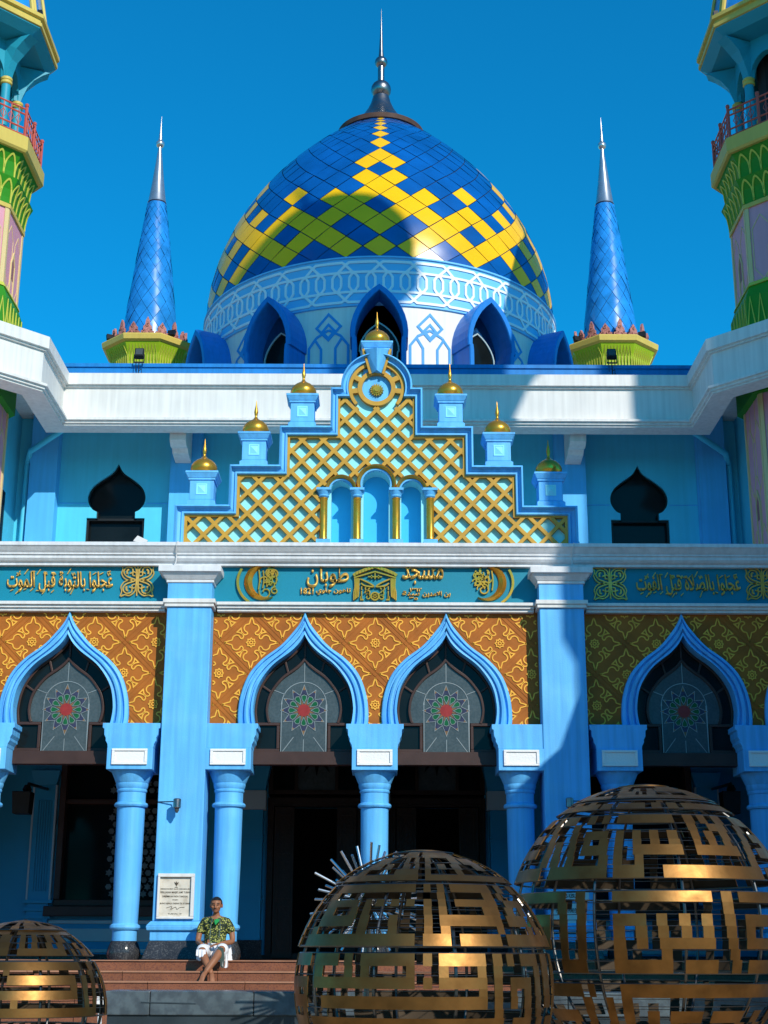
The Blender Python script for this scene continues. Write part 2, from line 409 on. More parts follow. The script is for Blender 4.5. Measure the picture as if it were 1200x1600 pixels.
# floor and steps
MB().box(-9, 9, -0.72, 12, -1.5, 0).build('porch_floor', 'red_granite', P_)
st = thing('entrance_steps', 'wide red granite steps with pale nosings in front of the mosque porch', 'steps', (0, 0, 0))
for k in range(3):
    yf = -1.05 - 0.33*k; zt = -0.115*(k+1)
    b = MB(); x = -9.0 + .37*k; xs_ = [-9.0]
    while x < 9: x += 1.18; xs_.append(min(x, 9.0))
    for x0, x1 in zip(xs_, xs_[1:]):
        j = random.uniform(-.004, .004)
        b.box(x0, x1-.007, yf+j, yf+0.329 if k else -0.722, -1.5, zt-.018)
        b.box(x0, x1-.006, yf-.018+j, yf+.30, zt-.0178, zt, 1)
    b.build('step', ['red_granite', 'red_nosing'], st)
MB().box(-9, 9, -0.745, -0.40, 0.0, 0.012).build('landing_edge', 'red_nosing', st)

# ---- pillars
for sx in (-1, 1):
    cx = 2.615*sx
    b = MB(); b.box(cx-.312, cx+.312, 0, .6, .5, 4.75)
    p = b.build('pillar', 'blue', P_, bevel=.012)
    b = MB()
    b.frustum((cx-.335, cx+.335, -.02, .6, .25), (cx-.335, cx+.335, -.02, .6, .38))
    b.frustum((cx-.375, cx+.375, -.06, .6, .38), (cx-.385, cx+.385, -.07, .6, .44))
    b.frustum((cx-.385, cx+.385, -.07, .6, .4402), (cx-.33, cx+.33, -.015, .6, .50))
    b.build('base_moulding', 'blue', p, bevel=.012)
    b = MB(); b.frustum((cx-.42, cx+.42, -.10, .6, .012), (cx-.34, cx+.34, -.03, .6, .25)); b.build('plinth', 'stone_black', p, bevel=.015)
    b = MB(); b.box(cx-.345, cx+.345, -.035, .6, 4.751, 4.80); b.box(cx-.365, cx+.365, -.055, .6, 4.801, 4.86); b.build('neck_moulding', 'white', p, bevel=.006)
    b = MB(); b.box(cx-.312, cx+.312, 0, .6, 4.861, 5.10); b.build('neck', 'blue', p)
    b = MB(); b.box(cx-.335, cx+.335, -.02, .6, 5.101, 5.14)
    b.frustum((cx-.34, cx+.34, -.025, .6, 5.141), (cx-.415, cx+.415, -.10, .6, 5.235))
    b.box(cx-.44, cx+.44, -.13, .6, 5.236, 5.325); b.build('capital', 'old_white', p, bevel=.006)

# ---- columns with imposts
def corbel(s):                                 # half profile of the impost, foot of the arch down to the plaque block
    return [(s*.395,3.12),(s*.395,3.055),(s*.372,3.04),(s*.368,2.96),(s*.345,2.915),(s*.345,2.88),(s*.318,2.83),(s*.312,2.785)]
def make_column(cx):
    b = MB(); b.lathe([(.168,.44),(.185,1.3),(.19,2.02)], 0, .34, 36)
    c = b.build('column', 'blue', P_)
    b = MB(); b.lathe([(.165,.25),(.165,.385),(.19,.395),(.205,.42),(.20,.45),(.172,.468),(.168,.475)], 0, .34, 36); b.build('base_ring', 'blue', c)
    b = MB(); b.lathe([(.205,.012),(.222,.06),(.222,.12),(.20,.19),(.172,.25)], 0, .34, 36); b.build('base_stone', 'stone_black', c)
    b = MB(); b.lathe([(.19,2.0),(.222,2.012),(.232,2.035),(.222,2.06),(.192,2.075),(.192,2.20),(.205,2.215),(.208,2.235),(.2,2.25),(.213,2.27),(.222,2.31),(.22,2.33),(.232,2.35),(.265,2.43),(.285,2.47),(.29,2.488)], 0, .34, 36); b.build('capital', 'blue', c)
    b = MB(); poly = corbel(-1)[::-1] + corbel(1)
    b.prism([(x, z) for x, z in poly], 0.02, .68)
    b.box(-.312, .312, 0.0, .68, 2.488, 2.784); b.build('impost', 'blue', c, bevel=.006)
    f2 = MB()
    for x0, x1, z0, z1 in ((-.242,.242,2.55,2.58),(-.242,.242,2.735,2.765),(-.242,-.205,2.581,2.734),(.205,.242,2.581,2.734)): f2.box(x0, x1, -.028, -.0005, z0, z1)
    f2.box(-.2045, .2045, -.010, -.0006, 2.5805, 2.7345); f2.build('plaque', 'panel_white', c, bevel=.004)
    c.location.x = cx
    return c
c0 = make_column(0)
for cx in COLS[1:]:
    c = copy_tree(c0, P_); c.location.x = cx

# ---- arch panels
OUT = spline([(0,4.735),(.055,4.60),(.14,4.475),(.33,4.255),(.58,4.065),(.77,3.84),(.875,3.55),(.905,3.28),(.893,3.121)], 5)
INN = spline([(0,4.405),(.07,4.285),(.19,4.16),(.44,3.965),(.63,3.69),(.692,3.41),(.682,3.22),(.66,3.121)], 6)
ARCH_O = both(resample(OUT, 26)); ARCH_I = both(resample(INN, 26))
def tile_motif(cx, cz):
    o1 = [(0,.375),(.022,.315),(.036,.272),(.080,.256),(.106,.215),(.094,.172),(.062,.150),(.056,.126),(.088,.110),(.122,.128),(.142,.165)]
    o1 = spline(o1, 3) + [(.150,.204)]
    o2 = [(z, x) for x, z in reversed(o1)]
    octant = o1 + o2
    pts = []
    for k in range(4):
        a = -k*PI/2
        for x, z in octant:
            pts.append((cx + x*math.cos(a)-z*math.sin(a), cz + x*math.sin(a)+z*math.cos(a)))
    return pts
TS = .4395
def tile_centres(x0, x1, ox, oz=4.305):
    for i in range(-12, 13):
        for j in range(-5, 6):
            if (i+j) % 2 == 0:
                x = ox+i*TS; z = oz+j*TS
                if x0-.5 < x < x1+.5 and 2.6 < z < 5.3: yield x, z
def arch_panel(x0, x1, archs, ox):
    poly = [(x0,3.121),(x0,4.86),(x1,4.86),(x1,3.121)]
    for a in sorted(archs, reverse=True): poly += [(a-x, z) for x, z in ARCH_O]
    b = MB(); b.prism(poly, .30, .66)
    pan = b.build('arch_wall', 'brown', P_)
    big = both(OUT)
    def keep(p):
        x, z = p
        if not (x0+.012 < x < x1-.012 and 3.14 < z < 4.72): return False
        for a in archs:
            if inside((x-a, z), big): return False
        return True
    t = MB(); s = MB()
    for cx, cz in tile_centres(x0, x1, ox):
        pts = tile_motif(cx, cz)
        for r in runs(dense(pts+[pts[0]], .018), keep): t.ribbon(r, .017, 0, .010, XZ(.30))
        for rr, n in ((.055, 16), (.022, 10)):
            q = [(cx + (rr+(.010 if rr > .04 else 0)*math.cos(8*2*PI*i/(n*2)))*math.cos(2*PI*i/(n*2)), cz + (rr+(.010 if rr > .04 else 0)*math.cos(8*2*PI*i/(n*2)))*math.sin(2*PI*i/(n*2))) for i in range(n*2+1)]
            for r in runs(q, keep): t.ribbon(r, .015, 0, .012, XZ(.30))
        for dx, dz in ((1,1),(1,-1)):
            q = dense([(cx+dx*TS/2-dz*TS/2, cz+dz*TS/2+dx*TS/2), (cx+dx*TS/2+dz*TS/2, cz+dz*TS/2-dx*TS/2)], .03)
            for k in (-.028, .028):
                qq = [(x+dx*k*.7, z+dz*k*.7) for x, z in q]
                for r in runs(qq, keep): s.ribbon(r, .008, -.004, .006, XZ(.30))
    t.build('tile_relief', 'yellow_line', pan); s.build('tile_seam', 'brown', pan)
    for a in archs:
        m = MB(); o = [(a+x, z) for x, z in ARCH_O]; i_ = [(a+x, z) for x, z in ARCH_I]
        ring_loft(m, o, i_, [(-.02,.32),(-.02,.245),(.03,.232),(.22,.215),(.25,.255),(.37,.26),(.41,.205),(.53,.19),(.67,.195),(.70,.245),(.80,.25),(.83,.21),(.99,.20),(1.0,.66),(.5,.66)])
        m.build('arch', 'blue', P_, recalc=True)
        transom(a)
def rect_frame(b, x0, x1, z0, z1, wd, y0, y1, mi=0):
    b.box(x0, x1, y0, y1, z1-wd, z1, mi); b.box(x0, x1, y0, y1, z0, z0+wd, mi)
    b.box(x0, x0+wd, y0, y1, z0+wd+.0005, z1-wd-.0005, mi); b.box(x1-wd, x1, y0, y1, z0+wd+.0005, z1-wd-.0005, mi)
PANE = spline([(0,4.07),(.055,4.0),(.15,3.92),(.31,3.80),(.455,3.60),(.505,3.40),(.49,3.26),(.465,3.195)], 5)
def transom_parts(root):
    y = .42
    ip = both(resample([(x*.995, z) for x, z in INN], 26)); pp = both(resample(PANE, 26)); n = len(ip)
    fr = MB()
    def off(f): return [(a[0]+(b[0]-a[0])*f, a[1]+(b[1]-a[1])*f) for a, b in zip(ip, pp)]
    ring_loft(fr, off(0), off(.16), [(0,y+.06),(0,y),(1,y),(1,y+.06)])
    ring_loft(fr, off(.84), off(1.02), [(0,y+.06),(0,y-.02),(1,y-.02),(1,y+.06)])
    for t in (10, 18, 25, 32, 40):                     # short bars across the outer ring
        a, b_ = off(.14)[t], off(.86)[t]; fr.ribbon([a, b_], .03, 0, .05, XZ(y+.055))
    for sx in (-1, 1):                                 # side lights below the springing
        x0, x1 = sorted((sx*.335, sx*.70)); rect_frame(fr, x0, x1, 2.785, 3.19, .04, y-.01, y+.05)
    fr.box(-.70, .70, y-.06, y+.10, 2.60, 2.783)
    F = fr.build('frame', 'wood', root, bevel=.006)
    gl = MB(); yy = y+.035
    gl.loft([[(p[0], yy, p[1]) for p in off(.1)], [(p[0], yy, p[1]) for p in off(.9)]], closed=False)
    for sx in (-1, 1):
        x0, x1 = sorted((sx*.37, sx*.68)); gl.add([(x0,yy,2.8),(x1,yy,2.8),(x1,yy,3.17),(x0,yy,3.17)], [(0,1,2,3)])
    gl.build('side_glass', 'dark_glass', root)
    pn = MB(); top = pp; poly = top + [(.325,3.195),(.325,2.785),(-.325,2.785),(-.325,3.195)]
    pn.prism(poly, y+.01, y+.03); pane = pn.build('pane', 'frost', root)
    # lead lines
    l = MB(); f = XZ(y+.01); cz = 3.367
    ar = [(-.315,2.79),(-.315,3.45)] + arc(0,3.45,.315,180,0,20) + [(.315,3.45),(.315,2.79)]
    l.ribbon(ar, .010, 0, .006, f)
    for q in ([(0,4.06),(0,3.77)], [(-.45,3.66),(-.27,3.59)], [(.45,3.66),(.27,3.59)], [(0,2.96),(0,2.79)], [(-.14,2.99),(-.29,2.79)], [(.14,2.99),(.29,2.79)]): l.ribbon(q, .009, 0, .006, f)
    gr = MB(); st_ = MB(); am = MB(); rd = MB()
    for k in range(12):
        a = R(90+30*k); b1 = a-R(15); b2 = a+R(15); tip = .33 if k % 6 else .36
        P = lambda r, t: (r*math.cos(t), cz+r*math.sin(t))
        star = [P(.215,b1), P(tip,a), P(.215,b2)]
        st_.prism([P(.215,b1), P(.285,a-R(5)), P(.285,a+R(5)), P(.215,b2), P(.235,a)], y+.004, y+.0095)
        am.prism([P(.287,a-R(4.5)), P(tip,a), P(.287,a+R(4.5))], y+.004, y+.0095)
        l.ribbon(star, .007, 0, .009, f)
        petal = [P(.10,a), P(.165,a-R(11)), P(.205,a-R(10)), P(.217,a), P(.205,a+R(10)), P(.165,a+R(11))]
        gr.prism(petal, y+.004, y+.0095); l.ribbon(petal, .006, 0, .009, f, closed=True)
        am.prism([P(.075,b1), P(.155,b1+R(15)-R(15)), P(.09,b1-R(9))], y+.003, y+.0085)
        am.prism([P(.075,b1), P(.155,b1), P(.09,b1+R(9))], y+.003, y+.0085)
    rd.prism([(.088*math.cos(2*PI*i/12), cz+.088*math.sin(2*PI*i/12)) for i in range(12)], y+.002, y+.0095)
    l.build('lead_lines', 'lead', pane); gr.build('green_glass', 'g_green', pane); st_.build('violet_glass', 'g_purple', pane)
    am.build('amber_glass', 'g_orange', pane); rd.build('red_glass', 'g_red', pane)
TR0 = []
def transom(a):
    # part of the mosque: an Empty would be a level too many, so the frame is the part and its panes the sub-parts
    if not TR0:
        tmp = bpy.data.objects.new('tmp', None); col.objects.link(tmp); transom_parts(tmp)
        ks = KIDS(tmp); fr = [k for k in ks if k.name.startswith('frame')][0]; fr.name = 'transom_window'; fr.parent = P_
        for k in ks:
            if k is not fr:
                for g in KIDS(k): g.parent = fr; 
                k.parent = fr
        bpy.data.objects.remove(tmp); TR0.append(fr); fr.location.x = a
    else:
        c = copy_tree(TR0[0], P_); c.location.x = a
arch_panel(-2.302, 2.302, [-1.0, 1.0], 0.0)
arch_panel(2.928, 7.7, [4.34, 6.34], 3.98)
arch_panel(-7.7, -2.928, [-4.34, -6.34], -3.98)

# ---- frieze, mouldings, cornice, terrace
XE = 7.8
b = MB(); b.box(-XE, XE, .28, .9, 4.861, 5.40); fz = b.build('frieze', 'frieze', P_)
for x0, x1 in ((-XE, -2.985), (-2.245, 2.245), (2.985, XE)):
    b = MB(); b.box(x0, x1, .20, .655, 4.735, 4.775); b.box(x0, x1, .165, .655, 4.776, 4.815); b.box(x0, x1, .13, .655, 4.816, 4.8605)
    b.build('string_course', 'white', P_, bevel=.005)
b = MB()
prof = [(.9,5.401),(.19,5.401),(.19,5.435),(.15,5.455),(.12,5.49),(.12,5.53),(.095,5.54),(.095,5.56),(.07,5.585),(.03,5.635),(.01,5.65),(.01,5.70),(.9,5.70)]
b.loft([[(-XE, y, z) for y, z in prof], [(XE, y, z) for y, z in prof]], True, True, True)
b.build('cornice', 'old_white', P_)
b = MB(); b.box(-XE, XE, .901, 6.2, 5.42, 5.60); b.build('terrace_floor', 'old_white', P_)

# ---- porch interior
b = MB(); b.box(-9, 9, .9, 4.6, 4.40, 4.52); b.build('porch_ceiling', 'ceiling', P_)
YW = 4.5
def wall_with_holes(name, x0, x1, z0, z1, y0, y1, holes, m, parent):
    b = MB(); xs = sorted({x0, x1} | {h[0] for h in holes} | {h[1] for h in holes})
    for a, c in zip(xs, xs[1:]):
        zz = sorted([(h[2], h[3]) for h in holes if h[0] <= a and h[1] >= c]); z = z0
        for h0, h1 in zz:
            if h0 > z: b.box(a, c, y0, y1, z, h0)
            z = h1
        if z < z1: b.box(a, c, y0, y1, z, z1)
    return b.build(name, m, parent)
DOORS = [(-1.78, -.20), (.22, 1.80)]
WIN = [(-5.22, -3.02), (3.02, 5.22)]
holes = [(a, b_, 0.0, 2.42) for a, b_ in DOORS] + [(a, b_, 2.56, 4.2) for a, b_ in DOORS] + [(a, b_, .82, 3.7) for a, b_ in WIN]
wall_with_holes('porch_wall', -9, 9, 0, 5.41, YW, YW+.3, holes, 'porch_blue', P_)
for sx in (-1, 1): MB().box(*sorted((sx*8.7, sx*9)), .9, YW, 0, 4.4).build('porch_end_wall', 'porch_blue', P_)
b = MB(); b.box(-6, 6, YW+2.8, YW+3.0, 0, 5); b.box(-6.2, -6, YW+.301, YW+3, 0, 5); b.box(6, 6.2, YW+.301, YW+3, 0, 5); b.box(-6, 6, YW+.301, YW+2.8, 4.4, 4.6)
b.build('prayer_hall_shell', 'interior', P_)
for i, (a, b_) in enumerate(DOORS):
    d = MB(); rect_frame(d, a, b_, 0.0, 2.56, .10, YW-.06, YW+.2); d.box(a+.1, b_-.1, YW-.03, YW+.17, 2.42, 2.46)
    fr = d.build('door_frame', 'door_wood', P_)
    for s, hx in ((1, a+.10), (-1, b_-.10)):                # leaves folded open into the porch
        l = MB(); x0, x1 = sorted((hx+s*.02, hx+s*.34)); y0 = YW-.12
        l.box(x0, x1, y0, y0+.05, .03, 2.40)
        for z0, z1 in ((.15,.85),(.95,1.55),(1.65,2.3)): rect_frame(l, x0+.05, x1-.05, z0, z1, .03, y0-.02, y0-.0005)
        l.build('door_leaf', 'door_wood', fr)
    t = MB(); rect_frame(t, a, b_, 2.62, 4.2, .07, YW-.04, YW+.1); t.box((a+b_)/2-.36, (a+b_)/2-.31, YW-.04, YW+.08, 2.69, 4.13); t.box((a+b_)/2+.31, (a+b_)/2+.36, YW-.04, YW+.08, 2.69, 4.13)
    tf = t.build('inner_transom', 'door_wood', P_)
    q = MB(); cx = (a+b_)/2; q.box(cx-.31, cx+.31, YW+.02, YW+.03, 2.69, 4.13); q.build('pane', 'frost', tf)
    q = MB(); cz = 3.35
    for k in range(12):
        aa = R(30*k); q.prism([(cx+.24*math.cos(aa-.16), cz+.24*math.sin(aa-.16)), (cx+.43*math.cos(aa), cz+.43*math.sin(aa)), (cx+.24*math.cos(aa+.16), cz+.24*math.sin(aa+.16))], YW+.005, YW+.0195)
    q.build('star_glass', 'dark_glass', tf)
    q = MB(); q.add([(a+.07,YW+.04,2.69),(b_-.07,YW+.04,2.69),(b_-.07,YW+.04,4.13),(a+.07,YW+.04,4.13)], [(0,1,2,3)]); q.build('glass', 'dark_glass', tf)
# inner pilasters beside the doors
for cx in (-2.15, 2.17, 0.01):
    hw = .30 if abs(cx) > 1 else .17
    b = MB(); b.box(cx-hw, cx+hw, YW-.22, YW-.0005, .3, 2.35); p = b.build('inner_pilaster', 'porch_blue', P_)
    b = MB(); b.box(cx-hw-.03, cx+hw+.03, YW-.25, YW-.0005, .012, .3); b.build('plinth', 'stone_black', p)
    b = MB(); b.box(cx-hw-.05, cx+hw+.05, YW-.27, YW-.0005, 2.351, 2.66); b.build('plaque_block', 'porch_trim', p, bevel=.01)
    b = MB(); b.frustum((cx-hw-.03, cx+hw+.03, YW-.25, YW-.0005, 2.661), (cx-hw-.12, cx+hw+.12, YW-.34, YW-.0005, 3.1)); b.build('impost', 'porch_blue', p)
    b = MB()
    for z in (.9, .96, 1.85, 1.9): b.box(cx-hw-.015, cx+hw+.015, YW-.235, YW-.0005, z, z+.03)
    b.build('fillet', 'porch_blue', p)
# side-bay windows of the back wall
for i, (a, b_) in enumerate(WIN):
    s = 1 if a > 0 else -1
    f = MB(); rect_frame(f, a, b_, .82, 3.7, .10, YW-.08, YW+.15); f.box(a-.12, b_+.12, YW-.22, YW-.0005, .66, .815); f.box((a+b_)/2-.05+.12*-s, (a+b_)/2+.03+.12*-s, YW-.03, YW+.10, .92, 3.6)
    f.box(a+.1, b_-.1, YW-.03, YW+.10, 2.45, 2.53)
    win = f.build('lattice_window', 'wood', P_, bevel=.01)
    gl = MB(); gl.add([(a,YW+.16,.82),(b_,YW+.16,.82),(b_,YW+.16,3.7),(a,YW+.16,3.7)], [(0,1,2,3)]); gl.build('glass', 'dark_glass', win)
    h = MB(); pitch = .128                                   # pale star and hexagon plates, coloured as daylight through a pierced screen
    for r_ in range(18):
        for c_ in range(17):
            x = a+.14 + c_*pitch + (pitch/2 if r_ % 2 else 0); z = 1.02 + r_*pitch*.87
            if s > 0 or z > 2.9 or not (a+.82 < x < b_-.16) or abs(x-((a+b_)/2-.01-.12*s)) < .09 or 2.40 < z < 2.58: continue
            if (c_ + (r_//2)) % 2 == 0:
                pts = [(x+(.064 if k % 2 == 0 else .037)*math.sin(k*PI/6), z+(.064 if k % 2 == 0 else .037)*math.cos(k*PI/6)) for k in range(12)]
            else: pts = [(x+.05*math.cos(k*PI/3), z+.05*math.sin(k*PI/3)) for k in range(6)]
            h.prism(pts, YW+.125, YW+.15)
    if s < 0: h.build('daylight_stars', 'daylight_pale', win)
    # fluted pilaster outside the window and panelled dado below it
    px = a-.24 if s < 0 else b_+.24
    b = MB(); b.box(px-.17, px+.17, YW-.10, YW-.0005, .5, 2.75); p = b.build('fluted_pilaster', 'porch_blue', P_)
    b = MB()
    for k in range(6): b.box(px-.105+k*.04, px-.085+k*.04, YW-.125, YW-.1005, 1.05, 2.5)
    b.build('flutes', 'porch_blue', p)
    b = MB(); b.box(px-.2, px-.171, YW-.11, YW-.0005, .9, 2.75); b.box(px+.171, px+.2, YW-.11, YW-.0005, .9, 2.75); b.build('edge_strip', 'porch_trim', p)
    b = MB(); b.frustum((px-.18, px+.18, YW-.12, YW-.0005, 2.751), (px-.24, px+.24, YW-.17, YW-.0005, 2.98)); b.build('capital', 'porch_blue', p)
    b = MB()
    for k, z in enumerate((.62, .74, .86)): b.box(px-.22-.01*k, px+.22+.01*k, YW-.13-.01*k, YW-.0005, z, z+.05)
    b.build('base_moulding', 'porch_blue', p)
    b = MB(); rect_frame(b, a-.1, b_+.1, .10, .60, .055, YW-.03, YW-.0005); b.box(a+.12, b_-.12, YW-.02, YW-.0006, .27, .47)
    b.build('dado_panel', 'porch_trim', P_, bevel=.006)
b = MB(); b.box(-9, 9, YW-.015, YW-.0003, 0.001, .075); b.build('skirting', 'stone_black', P_)
# ================================================================== GABLE (stands on the cornice)
STEPS_O = [(2.905,5.60),(2.905,6.29),(2.13,6.29),(2.13,6.90),(1.415,6.90),(1.415,7.503),(.675,7.503),(.675,8.107),(.527,8.107)]
STEPS_I = [(2.765,5.60),(2.765,6.165),(2.02,6.165),(2.02,6.772),(1.30,6.772),(1.30,7.378),(.565,7.378),(.565,7.985),(.395,7.985)]
CZ = 8.14
def mirror(half, mid): return [(-x, z) for x, z in half] + mid + [(x, z) for x, z in reversed(half)]
arco = arc(0, CZ, .527, 183.6, -3.6, 28); arci = arc(0, CZ, .42, 201.7, -21.7, 28)
outer = mirror(STEPS_O[:-1], arco); inner = mirror(STEPS_I[:-1], arci)
GY = .24
body = MB()
for x0, x1, z0, z1 in ((-2.8,-.83,5.601,6.2),(.83,2.8,5.601,6.2),(-2.06,-.83,6.2005,6.8),(.83,2.06,6.2005,6.8),(-1.34,1.34,7.0,7.42),(-1.34,-.83,6.8005,6.9995),(.83,1.34,6.8005,6.9995),(-.60,.60,7.4205,8.02)):
    body.box(x0, x1, GY+.05, GY+.5, z0, z1)
body.prism(arc(0, CZ, .48, 0, 360, 40)[:-1], GY+.052, GY+.5)
gab = body.build('gable', 'lattice_back', P_)
bd = MB()
def stepped(o, i_, prof):
    n = len(o); rows = [[(o[k][0]+(i_[k][0]-o[k][0])*f, y, o[k][1]+(i_[k][1]-o[k][1])*f) for f, y in prof] for k in range(n)]
    bd.loft(rows, True, True, True)
stepped(outer, inner, [(0,GY+.5),(0,GY-.13),(.22,GY-.15),(.30,GY-.07),(.62,GY-.05),(.72,GY-.08),(.92,GY-.08),(1.0,GY-.02),(1.0,GY+.5)])
bd.build('stepped_border', 'blue', gab)
la = MB()
inner_poly = inner
def in_lat(p):
    x, z = p
    if not (z > 5.6 and inside(p, inner_poly)): return False
    if math.hypot(x, z-CZ) < .225: return False
    if z > 7.99 and math.hypot(x, z-CZ) > .40: return False
    if z > CZ-.30 and math.hypot(x, z-CZ) < .41: return False
    if abs(x) < .80 and z < 6.56: return False
    if math.hypot(x, z-6.665) < .27 or math.hypot(abs(x)-.515, z-6.56) < .225: return False
    return True
SL = .1605/.1555
for n in range(-22, 23):
    for sg in (1, -1):
        q = [(-3.0+.012*i, 7.957 + sg*SL*(-3.0+.012*i + .155 - .311*n)) for i in range(501)]
        for r in runs([p for p in q if 5.5 < p[1] < 8.6], in_lat):
            r = [r[0], r[-1]]
            if sg > 0: la.ribbon(r, .052, -.05, .028, XZ(GY))
            else: la.ribbon(r, .0515, -.05, .0265, XZ(GY))
la.ribbon([(x*.995, z) for x, z in STEPS_I[:-1]][::-1], .05, -.1, .034, XZ(GY)); la.ribbon([(-x*.995, z) for x, z in STEPS_I[:-1]], .05, -.1, .034, XZ(GY))
la.ribbon(arc(0, CZ, .392, -40, 220, 40), .05, -.1, .036, XZ(GY))
la.ribbon(arc(0, CZ, .25, 0, 360, 40)[:-1], .065, -.1, .040, XZ(GY), closed=True)
for a in (28, -8, 152, 188): la.ribbon([(.27*math.cos(R(a)), CZ+.27*math.sin(R(a))), (.38*math.cos(R(a)), CZ+.38*math.sin(R(a)))], .075, -.1, .033, XZ(GY))
la.build('lattice', 'lattice', gab)
rb = MB(); rb.prism(arc(0, CZ, .218, 0, 360, 32)[:-1], GY+.03, GY+.0515); rb.build('rosette_disc', 'blue', gab)
rs = MB()
for k in range(16):
    a = R(22.5*k); P = lambda r, t: (.0+r*math.cos(t), CZ-.02+r*math.sin(t))
    for r0, w_, tip, d in ((.03,.20,.105,0),(.03,.26,.07,.014)):
        rs.prism([P(r0,a-w_), P(tip*.75,a-w_*.75), P(tip,a), P(tip*.75,a+w_*.75), P(r0,a+w_)], GY-.01-d, GY+.0295)
rs.prism(arc(0, CZ-.02, .038, 0, 360, 16)[:-1], GY-.04, GY-.011)
rs.build('rosette', 'gold', gab)
# keystone
k = MB()
a_, b_ = .175, .075
vs = [(-a_,GY-.13,8.72),(a_,GY-.13,8.72),(-b_,GY-.05,8.365),(b_,GY-.05,8.365),(0,GY-.24,8.70),(0,GY-.13,8.39),(-a_,GY+.1,8.72),(a_,GY+.1,8.72),(-b_,GY+.1,8.365),(b_,GY+.1,8.365)]
k.add(vs, [(0,2,5,4),(4,5,3,1),(0,4,1,7,6),(2,8,9,3,5),(0,6,8,2),(1,3,9,7),(6,7,9,8)])
k.build('keystone', 'blue', gab)
k = MB(); k.ribbon([(-.205,8.745),(-.093,8.345)], .035, -.1, .09, XZ(GY)); k.ribbon([(.205,8.745),(.093,8.345)], .035, -.1, .09, XZ(GY)); k.build('keystone_edge', 'lattice', gab)
# triple niche
comb = [(-.832,5.601),(-.832,6.9995),(.832,6.9995),(.832,5.601),(.655,5.601),(.655,6.54)] + arc(.51,6.56,.155,-6,186,14) + [(.365,6.54),(.365,5.601),(.185,5.601),(.185,6.55)] + arc(0,6.665,.205,-28,208,20) + [(-.185,6.55),(-.185,5.601),(-.365,5.601),(-.365,6.54)] + arc(-.51,6.56,.155,-6,186,14) + [(-.655,6.54),(-.655,5.601)]
n_ = MB(); n_.prism(comb, GY+.045, GY+.34); n_.build('niche_surround', 'lattice_back', gab)
n_ = MB(); n_.box(-.83, .83, GY+.345, GY+.5, 5.601, 6.999); n_.build('niche_back', 'niche_blue', gab)
n_ = MB()
for cx, cz, r, r2, a0 in ((0,6.665,.295,.205,-24),(.513,6.56,.235,.155,2),(-.513,6.56,.235,.155,2)):
    o = arc(cx, cz, r, 180-a0, a0, 24); i_ = arc(cx, cz, r2, 180-a0, a0, 24)
    m_ = MB(); ring_loft(m_, o, i_, [(0,GY+.1),(.05,GY-.02),(.2,GY-.055),(.38,GY-.045),(.45,GY-.02),(.62,GY-.005),(.72,GY+.02),(.72,GY+.1)], smooth=False)
    m_.build('niche_arch', 'gold', gab)
    m_ = MB(); ring_loft(m_, o, i_, [(.722,GY+.1),(.722,GY+.012),(1,GY+.012),(1,GY+.1)]); m_.build('niche_arch_lining', 'blue', gab)
for i, cx in enumerate((-.76, -.275, .292, .785)):
    m_ = MB(); m_.lathe([(.052,5.795),(.060,5.81),(.056,5.85),(.056,6.40),(.062,6.415),(.056,6.43)], cx, GY-.01, 20); cc = m_.build('niche_column', 'gold', gab)
    m_ = MB(); m_.box(cx-.10, cx+.10, GY-.10, GY+.08, 5.716, 5.79); m_.build('niche_column_foot', 'blue', gab)
    m_ = MB(); m_.lathe([(.060,6.431),(.078,6.45),(.072,6.47),(.085,6.50),(.10,6.53)], cx, GY-.01, 20); m_.box(cx-.105, cx+.105, GY-.11, GY+.08, 6.531, 6.565); m_.build('niche_column_head', 'blue', gab)

# pedestals with little gold onion domes
ONION = [(.001,.375),(.006,.33),(.016,.27),(.024,.225),(.012,.19),(.018,.178),(.012,.165)]
def make_pedestal(h=.55):
    b = MB(); b.box(-.205,.205,-.205,.205,0,.10); b.frustum((-.20,.20,-.20,.20,.1005),(-.175,.175,-.175,.175,.125)); b.box(-.175,.175,-.175,.175,.1255,.42)
    b.box(-.195,.195,-.195,.195,.4205,.45); b.frustum((-.2,.2,-.2,.2,.4505),(-.235,.235,-.235,.235,.515)); b.box(-.24,.24,-.24,.24,.5155,.55)
    p = b.build('pedestal', 'blue', P_, bevel=.006)
    d = MB(); d.lathe([(.001,.55),(.165,.551),(.172,.565),(.19,.61),(.196,.645),(.188,.69),(.16,.735),(.115,.775),(.07,.80),(.04,.822),(.024,.845),(.018,.87),(.022,.885),(.03,.935),(.022,.985),(.010,1.04),(.003,1.12)], 0, 0, 28); d.build('onion_dome', 'gold', p)
    q = MB(); rect_frame(q, -.078,.078,.20,.365,.018,-.184,-.1755); q.add([(-.06,-.177,.218),(.06,-.177,.218),(.06,-.177,.347),(-.06,-.177,.347),(0,-.205,.283)], [(0,1,4),(1,2,4),(2,3,4),(3,0,4)]); q.build('pyramid_stud', 'lattice_back', p)
    return p
PY = .44
ped0 = make_pedestal()
PEDS = [(-2.545,6.29),(-1.80,6.90),(-1.10,7.503),(1.10,7.503),(1.80,6.90),(2.545,6.29)]
for i, (x, z) in enumerate(PEDS):
    p = ped0 if i == 0 else copy_tree(ped0, P_)
    p.location = (x, PY, z)
p = copy_tree(ped0, P_); p.location = (0, PY+.02, 8.36)

